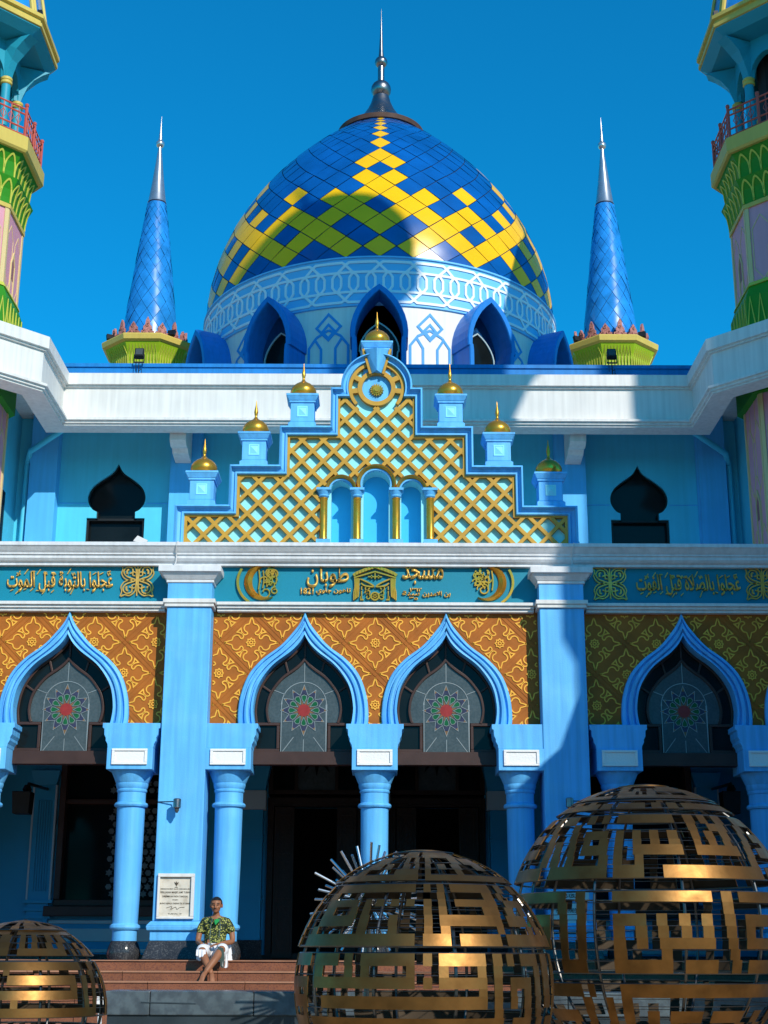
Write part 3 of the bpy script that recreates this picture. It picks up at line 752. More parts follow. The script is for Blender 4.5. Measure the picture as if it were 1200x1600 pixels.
# ================================================================== UPPER STOREY
YU = 6.0
holes = [(-5.23, -4.5, 5.6, 7.95), (4.5, 5.23, 5.6, 7.95)]
ONW = spline([(0,8.905),(.03,8.84),(.11,8.72),(.30,8.58),(.46,8.44),(.535,8.27),(.52,8.12),(.44,8.0),(.36,7.955)], 5)
wp = both(ONW)
b = MB()
poly = [(-6.75,5.60),(-6.75,9.795),(6.75,9.795),(6.75,5.60)]
for cx in (4.875, -4.875):
    poly += [(cx+.54,5.60),(cx+.54,7.835),(cx+.36,7.835)] + [(cx-x, z) for x, z in wp] + [(cx-.36,7.835),(cx-.54,7.835),(cx-.54,5.60)]
b.prism(poly, YU, YU+.3); b.build('upper_wall', 'aqua', P_)
for cx in (4.875, -4.875):
    f = MB(); f.ribbon([(cx-.36,7.80)]+[(cx+x*.985, z-.005) for x, z in wp]+[(cx+.36,7.80)], .035, -.16, -.05, XZ(YU))
    rect_frame(f, cx-.54, cx+.54, 5.7, 7.835, .04, YU+.05, YU+.16); win = f.build('onion_window', 'black', P_)
    q = MB(); q.prism([(cx-x, z) for x, z in wp]+[(cx-.36,7.80),(cx+.36,7.80)], YU+.17, YU+.18); q.box(cx-.53, cx+.53, YU+.171, YU+.181, 5.62, 7.799); q.build('glass', 'dark_glass', win)
for x0, x1 in ((-6.47,-5.965),(-3.86,-3.30),(3.30,3.86),(5.965,6.47)):
    MB().box(x0, x1, YU-.28, YU-.0005, 5.601, 9.795).build('upper_pilaster', 'wall_blue', P_)
b = MB(); [b.box(x0, x1, YU-.012, YU-.0004, 8.11, 8.125) for x0, x1 in ((-5.96,-5.43),(-4.32,-3.865),(3.865,4.32),(5.43,5.96))]; b.build('wall_groove', 'wall_blue', P_)
for sx in (-1, 1):
    x0, x1 = sorted((sx*6.75, sx*7.0))
    b = MB(); b.box(x0, x1, 3.9, YU+.3, 5.601, 9.795); sw = b.build('side_wall', 'aqua', P_)
    f = MB(); xx = sx*6.745; xs = sorted((xx-sx*.02, xx)); f.box(*xs, 4.55, 5.15, 5.7, 8.05); f.build('side_window', 'dark_glass', sw)
    t = MB(); t.tube([(sx*5.75,YU-.9,9.25),(sx*6.0,YU-.75,9.15),(sx*6.45,YU-.4,9.0),(sx*6.56,YU-.13,8.85),(sx*6.57,YU-.12,5.61)], .055, 12); t.build('downpipe', 'aqua', P_)
# brackets
for sx in (-1, 1):
    cx = sx*3.62; b = MB()
    prof = [(4.87,9.79),(4.87,8.98),(4.95,8.93),(5.05,8.90),(5.2,8.93),(5.3,8.86),(YU-.281,8.82),(YU-.281,9.79)]
    b.loft([[(cx-.145, y, z) for y, z in prof], [(cx+.145, y, z) for y, z in prof]], True, True, True); b.build('eave_bracket', 'white', P_)
# parapet: recessed centre, wings wrap round the minarets in half octagons
MX, MY = 7.80, 3.74
OB = 2.15; s_ = OB*math.tan(PI/8)
right = [(5.65, 4.5), (5.65, MY-s_), (MX-s_, MY-OB), (MX+s_, MY-OB), (MX+OB, MY-s_), (MX+OB, 14)]
path = [(-x, y) for x, y in reversed(right)] + right
pp = [(-.35,9.10),(.03,9.10),(.03,9.135),(.07,9.137),(.07,9.18),(.115,9.182),(.115,9.225),(0,9.275),(0,9.83),(.045,9.832),(.045,9.866),(.095,9.868),(.095,10.08),(-.35,10.08)]
b = MB(); sweep(b, path, pp); b.build('parapet', 'white', P_)
b = MB(); zs0, zs1 = 9.80, 9.90
rr_ = [(5.72, 4.57), (5.72, MY-s_+.03), (MX-s_+.03, MY-OB+.07), (MX+s_-.03, MY-OB+.07), (MX+OB-.07, MY-s_+.03), (MX+OB-.07, 14)]
roofpoly = [(-x, y) for x, y in reversed(rr_)] + rr_
b.add([(x, y, zs0) for x, y in roofpoly] + [(x, y, zs1) for x, y in roofpoly], [tuple(range(len(roofpoly))), tuple(range(2*len(roofpoly)-1, len(roofpoly)-1, -1))] + [(i, (i+1) % 12, 12+(i+1) % 12, 12+i) for i in range(12)])
b.build('eave_soffit', 'white', P_)
b = MB(); b.box(-5.87, 5.87, 5.3, 5.6, 9.905, 10.56); b.box(-5.89, 5.89, 5.27, 5.63, 10.561, 10.63); b.build('roof_upstand', 'roof_blue', P_)
b = MB(); b.box(-12, 12, 5.7, 34, 9.905, 10.0); b.build('flat_roof', 'paving', P_)
for sx in (-1, 1):
    x0, x1 = sorted((sx*7.0, sx*16))
    MB().box(x0, x1, 5.5, 6.0, -1.5, 9.79).build('wing_wall', 'aqua', P_)
MB().box(-16, 16, 30, 30.5, -1.5, 9.9).build('rear_wall', 'aqua', P_)

# ================================================================== DOME
DC = 13.0                                        # y of the dome's axis
DR = 4.24
def prof_z(r): return 14.6 + 6.1325*max(0.0, 1-(r/DR)**1.0934)**(1/2.0122)
LEV = [(4.24,14.6),(4.233,14.872),(4.21,15.144),(4.169,15.437),(4.111,15.728),(4.04,16.005),(3.954,16.277),(3.841,16.577),(3.711,16.871),(3.574,17.145),(3.425,17.411),(3.245,17.702),(3.051,17.983),(2.851,18.25),(2.641,18.509),(2.458,18.72),(2.268,18.926),(2.097,19.102),(1.921,19.275),(1.763,19.424),(1.601,19.57),(1.45,19.70),(1.30,19.825),(1.15,19.945),(.98,20.08),(.85,20.18)]
YEL = {0:{1,3,7,11,13,15,17,19,21,23},1:{4,6,8,10},2:{1,5},3:{2,4,6},4:{3},5:{2,4},6:{1,5,7}}
def dome_yellow(k, j):
    k = k % 12
    if k > 6: k = 12-k
    return j in YEL[k]
def dpt(a, lv, d=0.0):
    i = min(int(lv), len(LEV)-2); t = lv-i
    r = LEV[i][0]+(LEV[i+1][0]-LEV[i][0])*t; z = LEV[i][1]+(LEV[i+1][1]-LEV[i][1])*t
    dr, dz = LEV[i+1][0]-LEV[i][0], LEV[i+1][1]-LEV[i][1]; l = math.hypot(dr, dz); nr, nz = dz/l, -dr/l
    r += nr*d; z += nz*d
    return (r*math.sin(a), DC-r*math.cos(a), z)
core = MB(); core.lathe([(LEV[0][0], 14.56)]+[(r-.012, z-.006) for r, z in LEV], 0, DC, 96)
dome = core.build('dome', 'seam', P_)
tb = MB(); ty = MB(); NL = len(LEV)-1
for j in range(0, NL+1):
    for k in range(72):
        if (k+j) % 2 == 0: continue
        a0 = R(5*k); g_ = .035; jit = random.uniform(-.006, .004)
        up = min(j+1, NL); lo = max(j-1, 0)
        ha = R(5)*(1-g_*1.2); gv = .035*1.2
        n = 4; pts = []
        def side(p, q): return [((p[0]+(q[0]-p[0])*i/n), (p[1]+(q[1]-p[1])*i/n)) for i in range(n)]
        if j == 0: corners = [(-ha, gv), (0, 1-gv), (ha, gv)]
        elif j == NL: corners = [(-ha, j-gv), (0, j-1+gv), (ha, j-gv)]
        else: corners = [(-ha, j), (0, j+1-gv), (ha, j), (0, j-1+gv)]
        loop = []
        for c in range(len(corners)): loop += side(corners[c], corners[(c+1) % len(corners)])
        # four-by-four patch keeps the panel on the curve
        mb = ty if dome_yellow(k, j) else tb
        if len(corners) == 4:
            rows = [[(corners[0][0]*(1-u)*(1-v)+corners[1][0]*u*(1-v)+corners[2][0]*u*v+corners[3][0]*(1-u)*v, corners[0][1]*(1-u)*(1-v)+corners[1][1]*u*(1-v)+corners[2][1]*u*v+corners[3][1]*(1-u)*v) for u in (0,.33,.67,1)] for v in (0,.33,.67,1)]
            jt2 = random.uniform(-.007,.007); vs = [dpt(a0+p[0], p[1], .006 + jit*(p[1]-j) + jt2*p[0]/ha) for r_ in rows for p in r_]
            mb.add(vs, [(r_*4+c, r_*4+c+1, r_*4+c+5, r_*4+c+4) for r_ in range(3) for c in range(3)], 0, True)
        else:
            vs = [dpt(a0+p[0], p[1], .004) for p in loop]; mb.add(vs, [tuple(range(len(vs)))], 0, True)
tb.build('blue_panels', 'dome_blue', dome); ty.build('yellow_panels', 'dome_yellow', dome)
fb = MB(); fb.lathe([(1.02,20.02),(1.10,20.04),(1.11,20.16),(1.0,20.21),(.90,20.24)], 0, DC, 48); fb.build('finial_flange', 'rust', dome)
fi = MB(); fi.lathe([(.95,20.235),(.80,20.34),(.62,20.50),(.46,20.70),(.34,20.90),(.255,21.10),(.21,21.28)], 0, DC, 40)
def ball(mb, z, r, n=10): mb.lathe([(max(.002, r*math.sin(PI*i/n)), z - r*math.cos(PI*i/n)) for i in range(n+1)], 0, DC, 32)
ball(fi, 21.50, .26); fi.lathe([(.085,21.7),(.085,22.2)], 0, DC, 20); ball(fi, 22.32, .165)
fi.lathe([(.075,22.45),(.06,22.6),(.035,23.1),(.012,23.7),(.004,23.95)], 0, DC, 16)
fi.build('finial', 'dark_steel', dome)
dr = MB(); dr.lathe([(4.22,9.5),(4.22,13.45)], 0, DC, 96); dr.build('drum', 'drum_white', dome)
bn = MB(); bn.lathe([(4.225,13.44),(4.26,13.45),(4.26,14.56),(4.30,14.565),(4.30,14.60),(4.24,14.612)], 0, DC, 108); bn.build('ornament_band', 'band_blue', dome)
def CYL(rad): return lambda a, z, d: ((rad+d)*math.sin(a), DC-(rad+d)*math.cos(a), z)
il = MB(); f = CYL(4.26); z0, zh = 13.47, 1.06
for k in range(36):
    if 10 < k < 26: continue
    c = R(10*k); Q = lambda u, v: (c+R(10)*u, z0+zh*v)
    for flip in (0, 1):
        V = (lambda v: 1-v) if flip else (lambda v: v)
        wv = [(-.30,.68),(-.20,.74),(.02,.90),(.10,.945),(.5,.945),(.90,.945),(.98,.90),(1.20,.74),(1.30,.68)]
        wv = [p for i in range(len(wv)-1) for p in ([wv[i]] if i not in (3,4) else [wv[i], ((wv[i][0]+wv[i+1][0])/2, .945)])] + [wv[-1]]
        # ribbon in metric (arc length, z)
        il.ribbon([((Q(u, V(v))[0])*4.26, Q(u, V(v))[1]) for u, v in wv], .058, 0, .022+.0006*flip, lambda s, z, d: f(s/4.26, z, d))
    for u0, dd in ((0, .0235), (.5, .0241)):
        oc = [(-.38,.40),(-.38,.60),(-.27,.72),(0,.72),(.27,.72),(.38,.60),(.38,.40),(.27,.28),(0,.28),(-.27,.28)]
        il.ribbon([(Q(u0+u, v)[0]*4.26, Q(u0+u, v)[1]) for u, v in oc], .054, 0, dd, lambda s, z, d: f(s/4.26, z, d), closed=True)
il.build('interlace', 'band_white', dome)
# drum ornaments between the dormers
do = MB(); f2 = CYL(4.22)
for k in range(-3, 3):
    c = R(30*k+15)*4.22
    D = lambda pts, cl=False, w_=.055: do.ribbon([(c+x, z) for x, z in pts], w_, 0, .014, lambda s, z, d: f2(s/4.22, z, d), closed=cl)
    for sx in (-1, 1):
        D([(sx*.44,10),(sx*.44,12.55),(sx*.27,12.78)])
        D([(sx*.16,10),(sx*.16,12.50),(sx*.30,12.73)]); 
        D([(sx*.27,12.78),(sx*.0,12.93)])
    D([(0,13.30),(.27,13.0),(0,12.70),(-.27,13.0)], True); D([(0,13.06),(.14,12.90),(0,12.74),(-.14,12.90)], True)
do.build('drum_ornament', 'orn_blue', dome)
# dormers
DO = spline([(0,13.69),(.10,13.62),(.28,13.45),(.45,13.20),(.57,12.90),(.615,12.60),(.60,12.38),(.575,12.30),(.575,9.9)], 4)
DI = spline([(0,13.53),(.09,13.45),(.24,13.28),(.38,13.04),(.47,12.78),(.50,12.56),(.485,12.38),(.46,12.30),(.46,9.9)], 4)
def make_dormer():
    b = MB(); o = both(resample(DO, 24)); i_ = both(resample(DI, 24))
    yf, yb = -4.84, -4.05
    ring_loft(b, o, i_, [(0,yb),(0,yf+.03),(.12,yf),(.9,yf),(1,yf+.03),(1,yb)])
    gy = -4.25; k = .84
    b.add([(x*k, gy, 12.2+(z-12.2)*.62 if z > 12.2 else z) for x, z in i_], [tuple(range(len(i_)))], 1)
    b.ribbon([(x*k, 12.2+(z-12.2)*.62 if z > 12.2 else z) for x, z in i_], .03, 0, .03, XZ(gy-.004), mi=2)
    b.box(-.46, -.10, gy+.005, gy+.01, 9.9, 9.95, 0)
    ring_loft(b, [(x*1.0, z) for x, z in i_], [(x*k, 12.2+(z-12.2)*.62 if z > 12.2 else z) for x, z in i_], [(0,gy+.02),(1,gy+.02)])
    return b.build('dormer', ['deep_blue', 'dark_glass', 'porch_trim'], dome)
d0 = make_dormer(); d0.location = (0, DC, 0)
for k in (-3, -2, -1, 1, 2, 3):
    d = d0.copy(); col.objects.link(d); d.parent = dome; d.rotation_euler.z = R(30*k)
# ================================================================== MINARETS
def face_map(a, ap):                             # flat face of an octagonal tower: s along the face, z up, d outwards
    n = (math.sin(a), -math.cos(a)); t = (math.cos(a), math.sin(a))
    return lambda s, z, d: (n[0]*(ap(z)+d)+t[0]*s, n[1]*(ap(z)+d)+t[1]*s, z)
def make_minaret(label, cx, cy, dz=0.0, cat='minaret'):
    root = thing('minaret', label, cat, (cx, cy, dz), group='minarets beside the mosque')
    root.scale = (.815, .815, 1)
    TF = math.tan(PI/8)
    AP = 1.56
    b = MB(); b.octo([(AP, -1.5-dz), (AP, 13.0)], 0, 0); sh = b.build('shaft', 'pink', root)
    ed = MB(); hx = MB(); ni = MB(); nf = MB()
    for k in range(8):
        a = k*PI/4; f = face_map(a, lambda z: AP); h = AP*TF
        for s0, w_ in ((-h+.045, .09), (h-.045, .09)): ed.ribbon([(s0, 5.0-dz), (s0, 12.86)], w_, -.02, .022, f)
        for z in (12.83, 10.0, 11.05): pass
        zc = 5.55
        row = 0
        while zc < 12.8:
            # elongated hexagon net
            for s0 in ((-.30, .30) if row % 2 else (0,)):
                hexp = [(s0, zc+.62), (s0+.21, zc+.38), (s0+.21, zc-.38), (s0, zc-.62), (s0-.21, zc-.38), (s0-.21, zc+.38)]
                pts = [p for p in dense(hexp+[hexp[0]], .05)]
                for r in runs(pts, lambda p: abs(p[0]) < h-.09 and p[1] < 12.8): hx.ribbon(r, .017, -.01, .010, f)
            for sg in (-1, 1):
                pts = dense([(sg*.21, zc-.38+.76), (sg*.21, zc+.38+.5)], .05)
            zc += .92; row += 1
        for z0 in (7.1, 11.55):
            q = [(0, z0+.62), (.14, z0+.40), (.14, z0-.50), (0, z0-.72), (-.14, z0-.50), (-.14, z0+.40)]
            ni.prism(q, -.02, .006, 0, lambda x, z, d, f=f: f(x, z, d)); nf.ribbon(q, .035, -.02, .03, f, closed=True)
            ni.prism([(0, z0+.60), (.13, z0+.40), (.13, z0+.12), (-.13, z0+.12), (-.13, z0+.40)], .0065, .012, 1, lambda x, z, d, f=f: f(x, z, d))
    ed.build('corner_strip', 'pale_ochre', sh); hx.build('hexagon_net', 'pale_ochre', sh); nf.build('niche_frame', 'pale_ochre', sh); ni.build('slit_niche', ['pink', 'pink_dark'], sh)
    # leaf skirt standing on the parapet roof
    b = MB(); b.octo([(1.70, 9.3), (1.70, 11.07), (1.575, 11.35)], 0, 0); sk = b.build('leaf_skirt', 'green', root)
    r = MB()
    for k in range(8):
        f = face_map(k*PI/4, lambda z: 1.70 if z < 11.07 else 1.70-.125*(z-11.07)/.28)
        for i in range(6):
            s0 = -.60+.24*i
            r.ribbon([(s0-.10, 9.8), (s0-.09, 10.5), (s0, 11.04), (s0+.09, 10.5), (s0+.10, 9.8)], .03, -.01, .018, f)
        r.ribbon([(-.66, 11.33), (.66, 11.33)], .07, -.01, .03, f)
    r.build('leaf_outline', 'lime_line', sk)
    # corbelled leaf collars
    def collar(name, prof, n, z0, zt):
        b = MB(); b.octo(prof, 0, 0); c = b.build(name, 'green', root)
        def ap(z):
            for (a0, q0), (a1, q1) in zip(prof, prof[1:]):
                if q0 <= z <= q1: return a0+(a1-a0)*(z-q0)/((q1-q0) or 1)
            return prof[-1][0]
        r = MB()
        for k in range(8):
            f = face_map(k*PI/4, ap)
            W = prof[0][0]*TF*2/n
            for i in range(n):
                s0 = -W*n/2+W*(i+.5); sc_ = 1.06
                pts = [(s0-W*.5, z0), (s0-W*.46, z0+(zt-z0)*.5), (s0-W*.3, z0+(zt-z0)*.8), (s0, zt), (s0+W*.3, z0+(zt-z0)*.8), (s0+W*.46, z0+(zt-z0)*.5), (s0+W*.5, z0)]
                r.ribbon(spline(pts, 3), .034, -.01, .02, f)
        r.build('leaf_outline', 'lime_line', c)
    collar('leaf_collar', [(1.575,12.88),(1.585,13.0),(1.62,13.15),(1.72,13.34),(1.73,13.36)], 5, 12.90, 13.30)
    collar('leaf_collar', [(1.62,13.361),(1.625,13.5),(1.66,13.68),(1.76,13.84),(1.79,13.86)], 5, 13.38, 13.80)
    b = MB(); b.octo([(1.60,12.80),(1.60,12.879)], 0, 0); b.octo([(1.86,13.862),(1.90,13.90),(1.90,14.16),(1.3,14.18)], 0, 0); b.build('balcony_slab', 'ochre', root)
    # railing
    c8 = 1/math.cos(PI/8); ra = 1.80
    crn = [(ra*c8*math.cos(PI/8+k*PI/4), ra*c8*math.sin(PI/8+k*PI/4)) for k in range(8)]
    ba = MB()
    for k in range(8):
        p = crn[k]; q = crn[(k+1) % 8]
        for t in (0, .5):
            x, y = p[0]+(q[0]-p[0])*t, p[1]+(q[1]-p[1])*t
            po = MB(); po.lathe([(.035,14.16),(.035,14.80),(.045,14.81),(.045,14.85),(.02,14.87)], x, y, 10); po.build('rail_post', 'coral', root)
        for z in (14.22, 14.36, 14.64, 14.75): ba.tube([(p[0],p[1],z),(q[0],q[1],z)], .018, 6)
        for t in (.125,.25,.375,.625,.75,.875):
            x, y = p[0]+(q[0]-p[0])*t, p[1]+(q[1]-p[1])*t
            ba.tube([(x,y,14.20),(x,y,14.75)], .012, 6)
            ux, uy = (q[0]-p[0])/1.49, (q[1]-p[1])/1.49
            ba.tube([(x-ux*.07,y-uy*.07,14.50),(x,y,14.60),(x+ux*.07,y+uy*.07,14.50),(x,y,14.40),(x-ux*.07,y-uy*.07,14.50)], .010, 5)
    ba.build('rail_bar', 'coral', root)
    # lantern room: eight columns, arches and flared brackets under the eaves
    b = MB(); b.octo([(.78,14.17),(.78,16.3)], 0, 0); b.build('lantern_core', 'interior', root)
    LA = 1.22
    for k in range(8):
        lc = MB(); lg = MB(); lb = MB()
        a = PI/8+k*PI/4; x, y = LA*c8*math.cos(a), LA*c8*math.sin(a)
        lc.lathe([(.105,14.17),(.105,15.38)], x, y, 14)
        lg.lathe([(.115,15.381),(.135,15.40),(.135,15.44),(.118,15.455),(.135,15.47),(.135,15.51),(.11,15.53)], x, y, 16)
        # bracket blade, concave under the eaves
        d = (math.cos(a), math.sin(a)); t = (-d[1], d[0])
        prof = [(LA*c8-.1,15.53),(LA*c8+.06,15.53),(LA*c8+.10,15.66),(LA*c8+.18,15.85),(LA*c8+.32,16.02),(LA*c8+.50,16.16),(LA*c8+.66,16.25),(LA*c8-.1,16.25)]
        lb.loft([[(d[0]*r_+t[0]*s*(.10 if i < 4 else .15), d[1]*r_+t[1]*s*(.10 if i < 4 else .15), z) for i, (r_, z) in enumerate(prof)] for s in (-1, 1)], True, True, True)
        cc = lc.build('lantern_column', 'tower_teal', root); lg.build('collar', 'ochre', cc); lb.build('eave_bracket', 'tower_teal', root)
    for k in range(8):
        lb = MB(); f = face_map(k*PI/4, lambda z: LA+.02); h = LA*TF
        comb = [(-h,15.531),(-h,16.30),(h,16.30),(h,15.531),(h-.10,15.531)] + arc(0,15.54,h-.10,0,180,12) + [(-h+.10,15.531)]
        lb.prism(comb, -.14, .02, 0, lambda x, z, d, f=f: f(x, z, d)); lb.build('lantern_arch', 'tower_teal', root)
    b = MB(); b.octo([(1.1,16.26),(1.75,16.30),(1.96,16.42),(1.96,16.44)], 0, 0); b.build('eave_soffit', 'tower_teal', root)
    b = MB(); b.octo([(1.94,16.441),(2.0,16.45),(2.0,16.52),(1.96,16.535),(1.96,16.60),(2.03,16.615),(2.03,16.69),(1.8,16.71)], 0, 0); b.build('eave_fascia', 'ochre', root)
    b = MB(); b.octo([(1.78,16.715),(1.70,17.1),(1.55,17.8),(1.36,18.6),(1.1,19.4),(.78,20.2),(.4,20.9),(.12,21.4)], 0, 0); rf = b.build('roof', 'spire_blue', root)
    for k in range(8):
        b = MB(); a = PI/8+k*PI/4
        for off in (-.05, .05):
            b.tube([(r_*c8*math.cos(a+off*.9/r_), r_*c8*math.sin(a+off*.9/r_), z) for r_, z in ((1.79,16.72),(1.71,17.1),(1.56,17.8),(1.37,18.6),(1.11,19.4),(.79,20.2),(.42,20.9))], .05, 6)
        b.build('roof_rib', 'ochre', rf)
    b = MB(); b.lathe([(.13,21.38),(.08,21.7),(.14,21.85),(.14,21.95),(.05,22.1),(.005,23.0)], 0, 0, 16); b.build('finial', 'steel', root)
    for kk in (0, 1, 3, 4, 5, 7): 
        aa = PI/8+kk*PI/4; x, y = 1.93*c8*math.cos(aa), 1.93*c8*math.sin(aa)
        b = MB(); b.box(x-.05, x+.05, y-.05, y+.05, 16.70, 16.80); b.build('eave_lamp', 'black', root)
    return root
make_minaret('sunlit minaret with pink shaft, green leaf collars and red balcony railing', -MX-.03, MY, -.08)
make_minaret('minaret standing in shade with mauve shaft, green collars and dark teal eaves', MX-.03, MY, -.05)

# ================================================================== CORNER TURRETS (behind the dome)
def make_turret(cx, cy, label):
    root = thing('turret', label, 'turret', (cx, cy, 0), group='corner turrets beside the dome')
    b = MB(); b.octo([(.86,9.6),(.86,14.4),(.92,14.62),(1.04,14.86)], 0, 0); base = b.build('leaf_base', 'lime', root)
    r = MB()
    for k in range(8):
        f = face_map(k*PI/4, lambda z: .86 if z < 14.4 else .86+.06*(z-14.4)/.22 if z < 14.62 else .92+.12*(z-14.62)/.24)
        for i in range(9):
            s0 = -.32+.08*i
            r.ribbon([(s0-.035,14.1),(s0-.03,14.55),(s0,14.80),(s0+.03,14.55),(s0+.035,14.1)], .014, -.01, .012, f)
    r.build('leaf_outline', 'lime_line', base)
    b = MB(); b.octo([(1.05,14.861),(1.12,14.90),(1.14,15.02),(1.13,15.05),(.5,15.07)], 0, 0); b.build('platform', 'ochre', root)
    cr = MB()
    for k in range(16):
        a = 2*PI*k/16+.1; r_ = .93
        f = lambda s, z, d, a=a, r_=r_: ((r_+d)*math.sin(a)+s*math.cos(a), -(r_+d)*math.cos(a)+s*math.sin(a), z)
        hh = .52 if k % 2 == 0 else .40
        pts = [(-.155,15.06),(-.165,15.18),(-.10,15.20),(-.11,15.30),(-.06,15.36),(-.05,15.06+hh*.8),(0,15.06+hh),(.05,15.06+hh*.8),(.06,15.36),(.11,15.30),(.10,15.20),(.165,15.18),(.155,15.06)]
        cr.prism(pts, -.03, .03, 0, f)
        for q in (-.09, .09): cr.ribbon(scroll(q, 15.17, .06, 1.0, 1.1, 1 if q > 0 else -1, 12), .02, .0, .05, f)
        cr.ribbon(scroll(0, 15.34, .055, 1.0, 1.2, 1, 12), .02, .0, .05, f)
    cr.build('crown', 'crown', root)
    prof = [(.72,15.07),(.675,15.6),(.615,16.2),(.52,17.0),(.415,17.9),(.315,18.7),(.242,19.30)]
    b = MB(); b.lathe([(r_-.008, z) for r_, z in prof], 0, 0, 48); sp = b.build('spire', 'seam', root)
    def pr(z):
        for (r0, q0), (r1, q1) in zip(prof, prof[1:]):
            if q0 <= z <= q1: return r0+(r1-r0)*(z-q0)/(q1-q0)
        return prof[-1][0] if z > 15.1 else prof[0][0]
    lv = [15.07]
    while lv[-1] < 19.25: lv.append(lv[-1]+.46*(pr(lv[-1])+.04)/.70*.56+.02)
    sc_ = MB(); N_ = 12
    for j in range(1, len(lv)):
        for k in range(2*N_):
            if (k+j) % 2: continue
            a = PI*k/N_; ha = PI/N_*.975; zt = lv[min(j+1, len(lv)-1)]; zb = lv[j-1]; zm = lv[j]; g = (zt-zb)*.014
            rows = []; t1 = random.uniform(-.010,.010); t2 = random.uniform(.004,.016)
            for u in (0,.25,.5,.75,1):
                rows.append([])
                for v in (0,.25,.5,.75,1):
                    # diamond patch: left, top, right, bottom
                    x = -ha*(1-u)*(1-v)+ha*u*v; z = zm*(1-u)*(1-v)+(zt-g)*u*(1-v)+zm*u*v+(zb+g)*(1-u)*v
                    rad = pr(z)+t2*(zt-z)/(zt-zb)+.006+t1*x/ha
                    rows[-1].append((rad*math.sin(a+x), -rad*math.cos(a+x), z))
            vs = [p for r_ in rows for p in r_]
            sc_.add(vs, [(p*5+q, p*5+q+1, p*5+q+6, p*5+q+5) for p in range(4) for q in range(4)], 0, True)
    sc_.build('spire_scales', 'spire_blue', sp)
    b = MB(); b.lathe([(.25,19.295),(.235,19.34),(.15,20.0),(.085,20.6),(.05,20.9),(.05,20.98)], 0, 0, 32)
    b.lathe([(.004,20.96)]+[(.115*math.sin(PI*i/10)+.001, 21.09-.115*math.cos(PI*i/10)) for i in range(1,10)]+[(.055,21.2),(.03,21.5),(.004,21.95)], 0, 0, 24)
    b.build('spire_tip', 'steel', root)
    for x, y, rz in ((-.90,-.50,.5),(.66,-.80,-.3)):
        q = MB(); q.box(-.10,.10,-.03,.05,.08,.24); q.box(-.02,.02,0,.03,0,.08); l = q.build('turret_lamp', 'black', root); l.location = (x, y, 15.06); l.rotation_euler = (R(-20), 0, rz)
    return root
make_turret(-5.99, 15.0, 'blue scaled cone turret on lime green base, nearer the sunlit minaret')
make_turret(5.99, 15.0, 'blue scaled cone turret on lime green base, nearer the shaded minaret')

# ================================================================== LETTERING ON THE FRIEZE
FY = .28
def ticks(spots, w_=.012):
    e = MB()
    for x, z, s in spots: e.ribbon([(x-s*.5, z-s*.3), (x+s*.5, z+s*.35)], w_, 0, .03, XZ(FY))
    return e
def band_text(body, x0, x1, z0, z1):
    e = MB(); rnd = random.Random(len(body))
    for i in range(15):
        x = x0+(x1-x0)*(i+.5)/15+rnd.uniform(-.03,.03)
        if rnd.random() < .75: e.ribbon([(x-.022, z1-.03+rnd.uniform(-.06,.03)), (x+.025, z1+rnd.uniform(-.03,.05))], .012, 0, .03, XZ(FY))
        if rnd.random() < .35: e.ribbon(spline([(x-.02, z1-.02), (x, z1-.06), (x+.012, z1-.02), (x+.03, z1-.05)], 3), .010, 0, .03, XZ(FY))
        if rnd.random() < .55: e.ribbon([(x-.02, z0-.01+rnd.uniform(-.02,.06)), (x+.02, z0+.03+rnd.uniform(-.02,.05))], .011, 0, .03, XZ(FY))
    return lettering('inscription', arabic(body), x0, x1, z0, z1, FY-.0005, .035, 'gold_letter', fz, shear=-.08, bold=.012, extra=e)
def at(px, py, D):                             # photograph measurements turned into metres on the plane D from the viewer
    u, v = px-600, 800-py; c, s = math.cos(R(.2)), math.sin(R(.2)); u, v = c*u-s*v, s*u+c*v
    t = D/(math.cos(PITCH)-v/2280*math.sin(PITCH))
    return .115+t*u/2280, .1+t*(math.sin(PITCH)+v/2280*math.cos(PITCH))
x0, z1 = at(13, 893, 20.28); x1, z0 = at(176, 924, 20.28); band_text('عجلوا بالتوبة قبل الموت', x0, x1, z0-.02, z1)
x0, z1 = at(993, 898, 20.28); x1, z0 = at(1157, 929, 20.28); band_text('عجلوا بالصلاة قبل الفوت', x0, x1, z0-.02, z1)
def arabesque(cx, cz):
    r = MB(); F = XZ(FY); k = .235
    for sx in (-1, 1):
        for sz in (-1, 1):
            T = lambda pts: [(cx+sx*x, cz+sz*z) for x, z in pts]
            r.ribbon(T(spline([(.008,0),(.06,.02),(.16,.06),(.20,.13),(.155,.19),(.085,.18),(.07,.12),(.11,.10)], 4)), .017, 0, .032, F)
            r.ribbon(T(spline([(.012,.0),(.02,.10),(.03,.17),(.10,.225),(.17,.215),(.225,.24)], 4)), .016, 0, .034, F)
            r.ribbon(T(spline([(.06,.02),(.12,.0),(.19,.03),(.23,.10),(.215,.16),(.235,.235)], 4)), .015, 0, .030, F)
            r.ribbon(T(spline([(.03,.06),(.07,.075),(.06,.12),(.03,.11)], 4)), .014, 0, .036, F)
            r.ribbon(T(spline([(.15,.09),(.15,.14),(.125,.155)], 4)), .022, 0, .036, F)
    r.ribbon([(cx, cz-.23), (cx, cz+.23)], .016, 0, .031, F)
    return r.build('arabesque', 'gold_letter', fz)
for px, py in ((215, 907), (953, 912), (1191, 912), (-28, 905)):
    x, z = at(px, py, 20.27); arabesque(x, z)
x0, z1 = at(480, 883, 20.28); x1, z0 = at(545, 919, 20.28); lettering('inscription', arabic('طوبان'), x0, x1, z0, z1, FY-.0005, .04, 'gold_letter', fz, bold=.015)
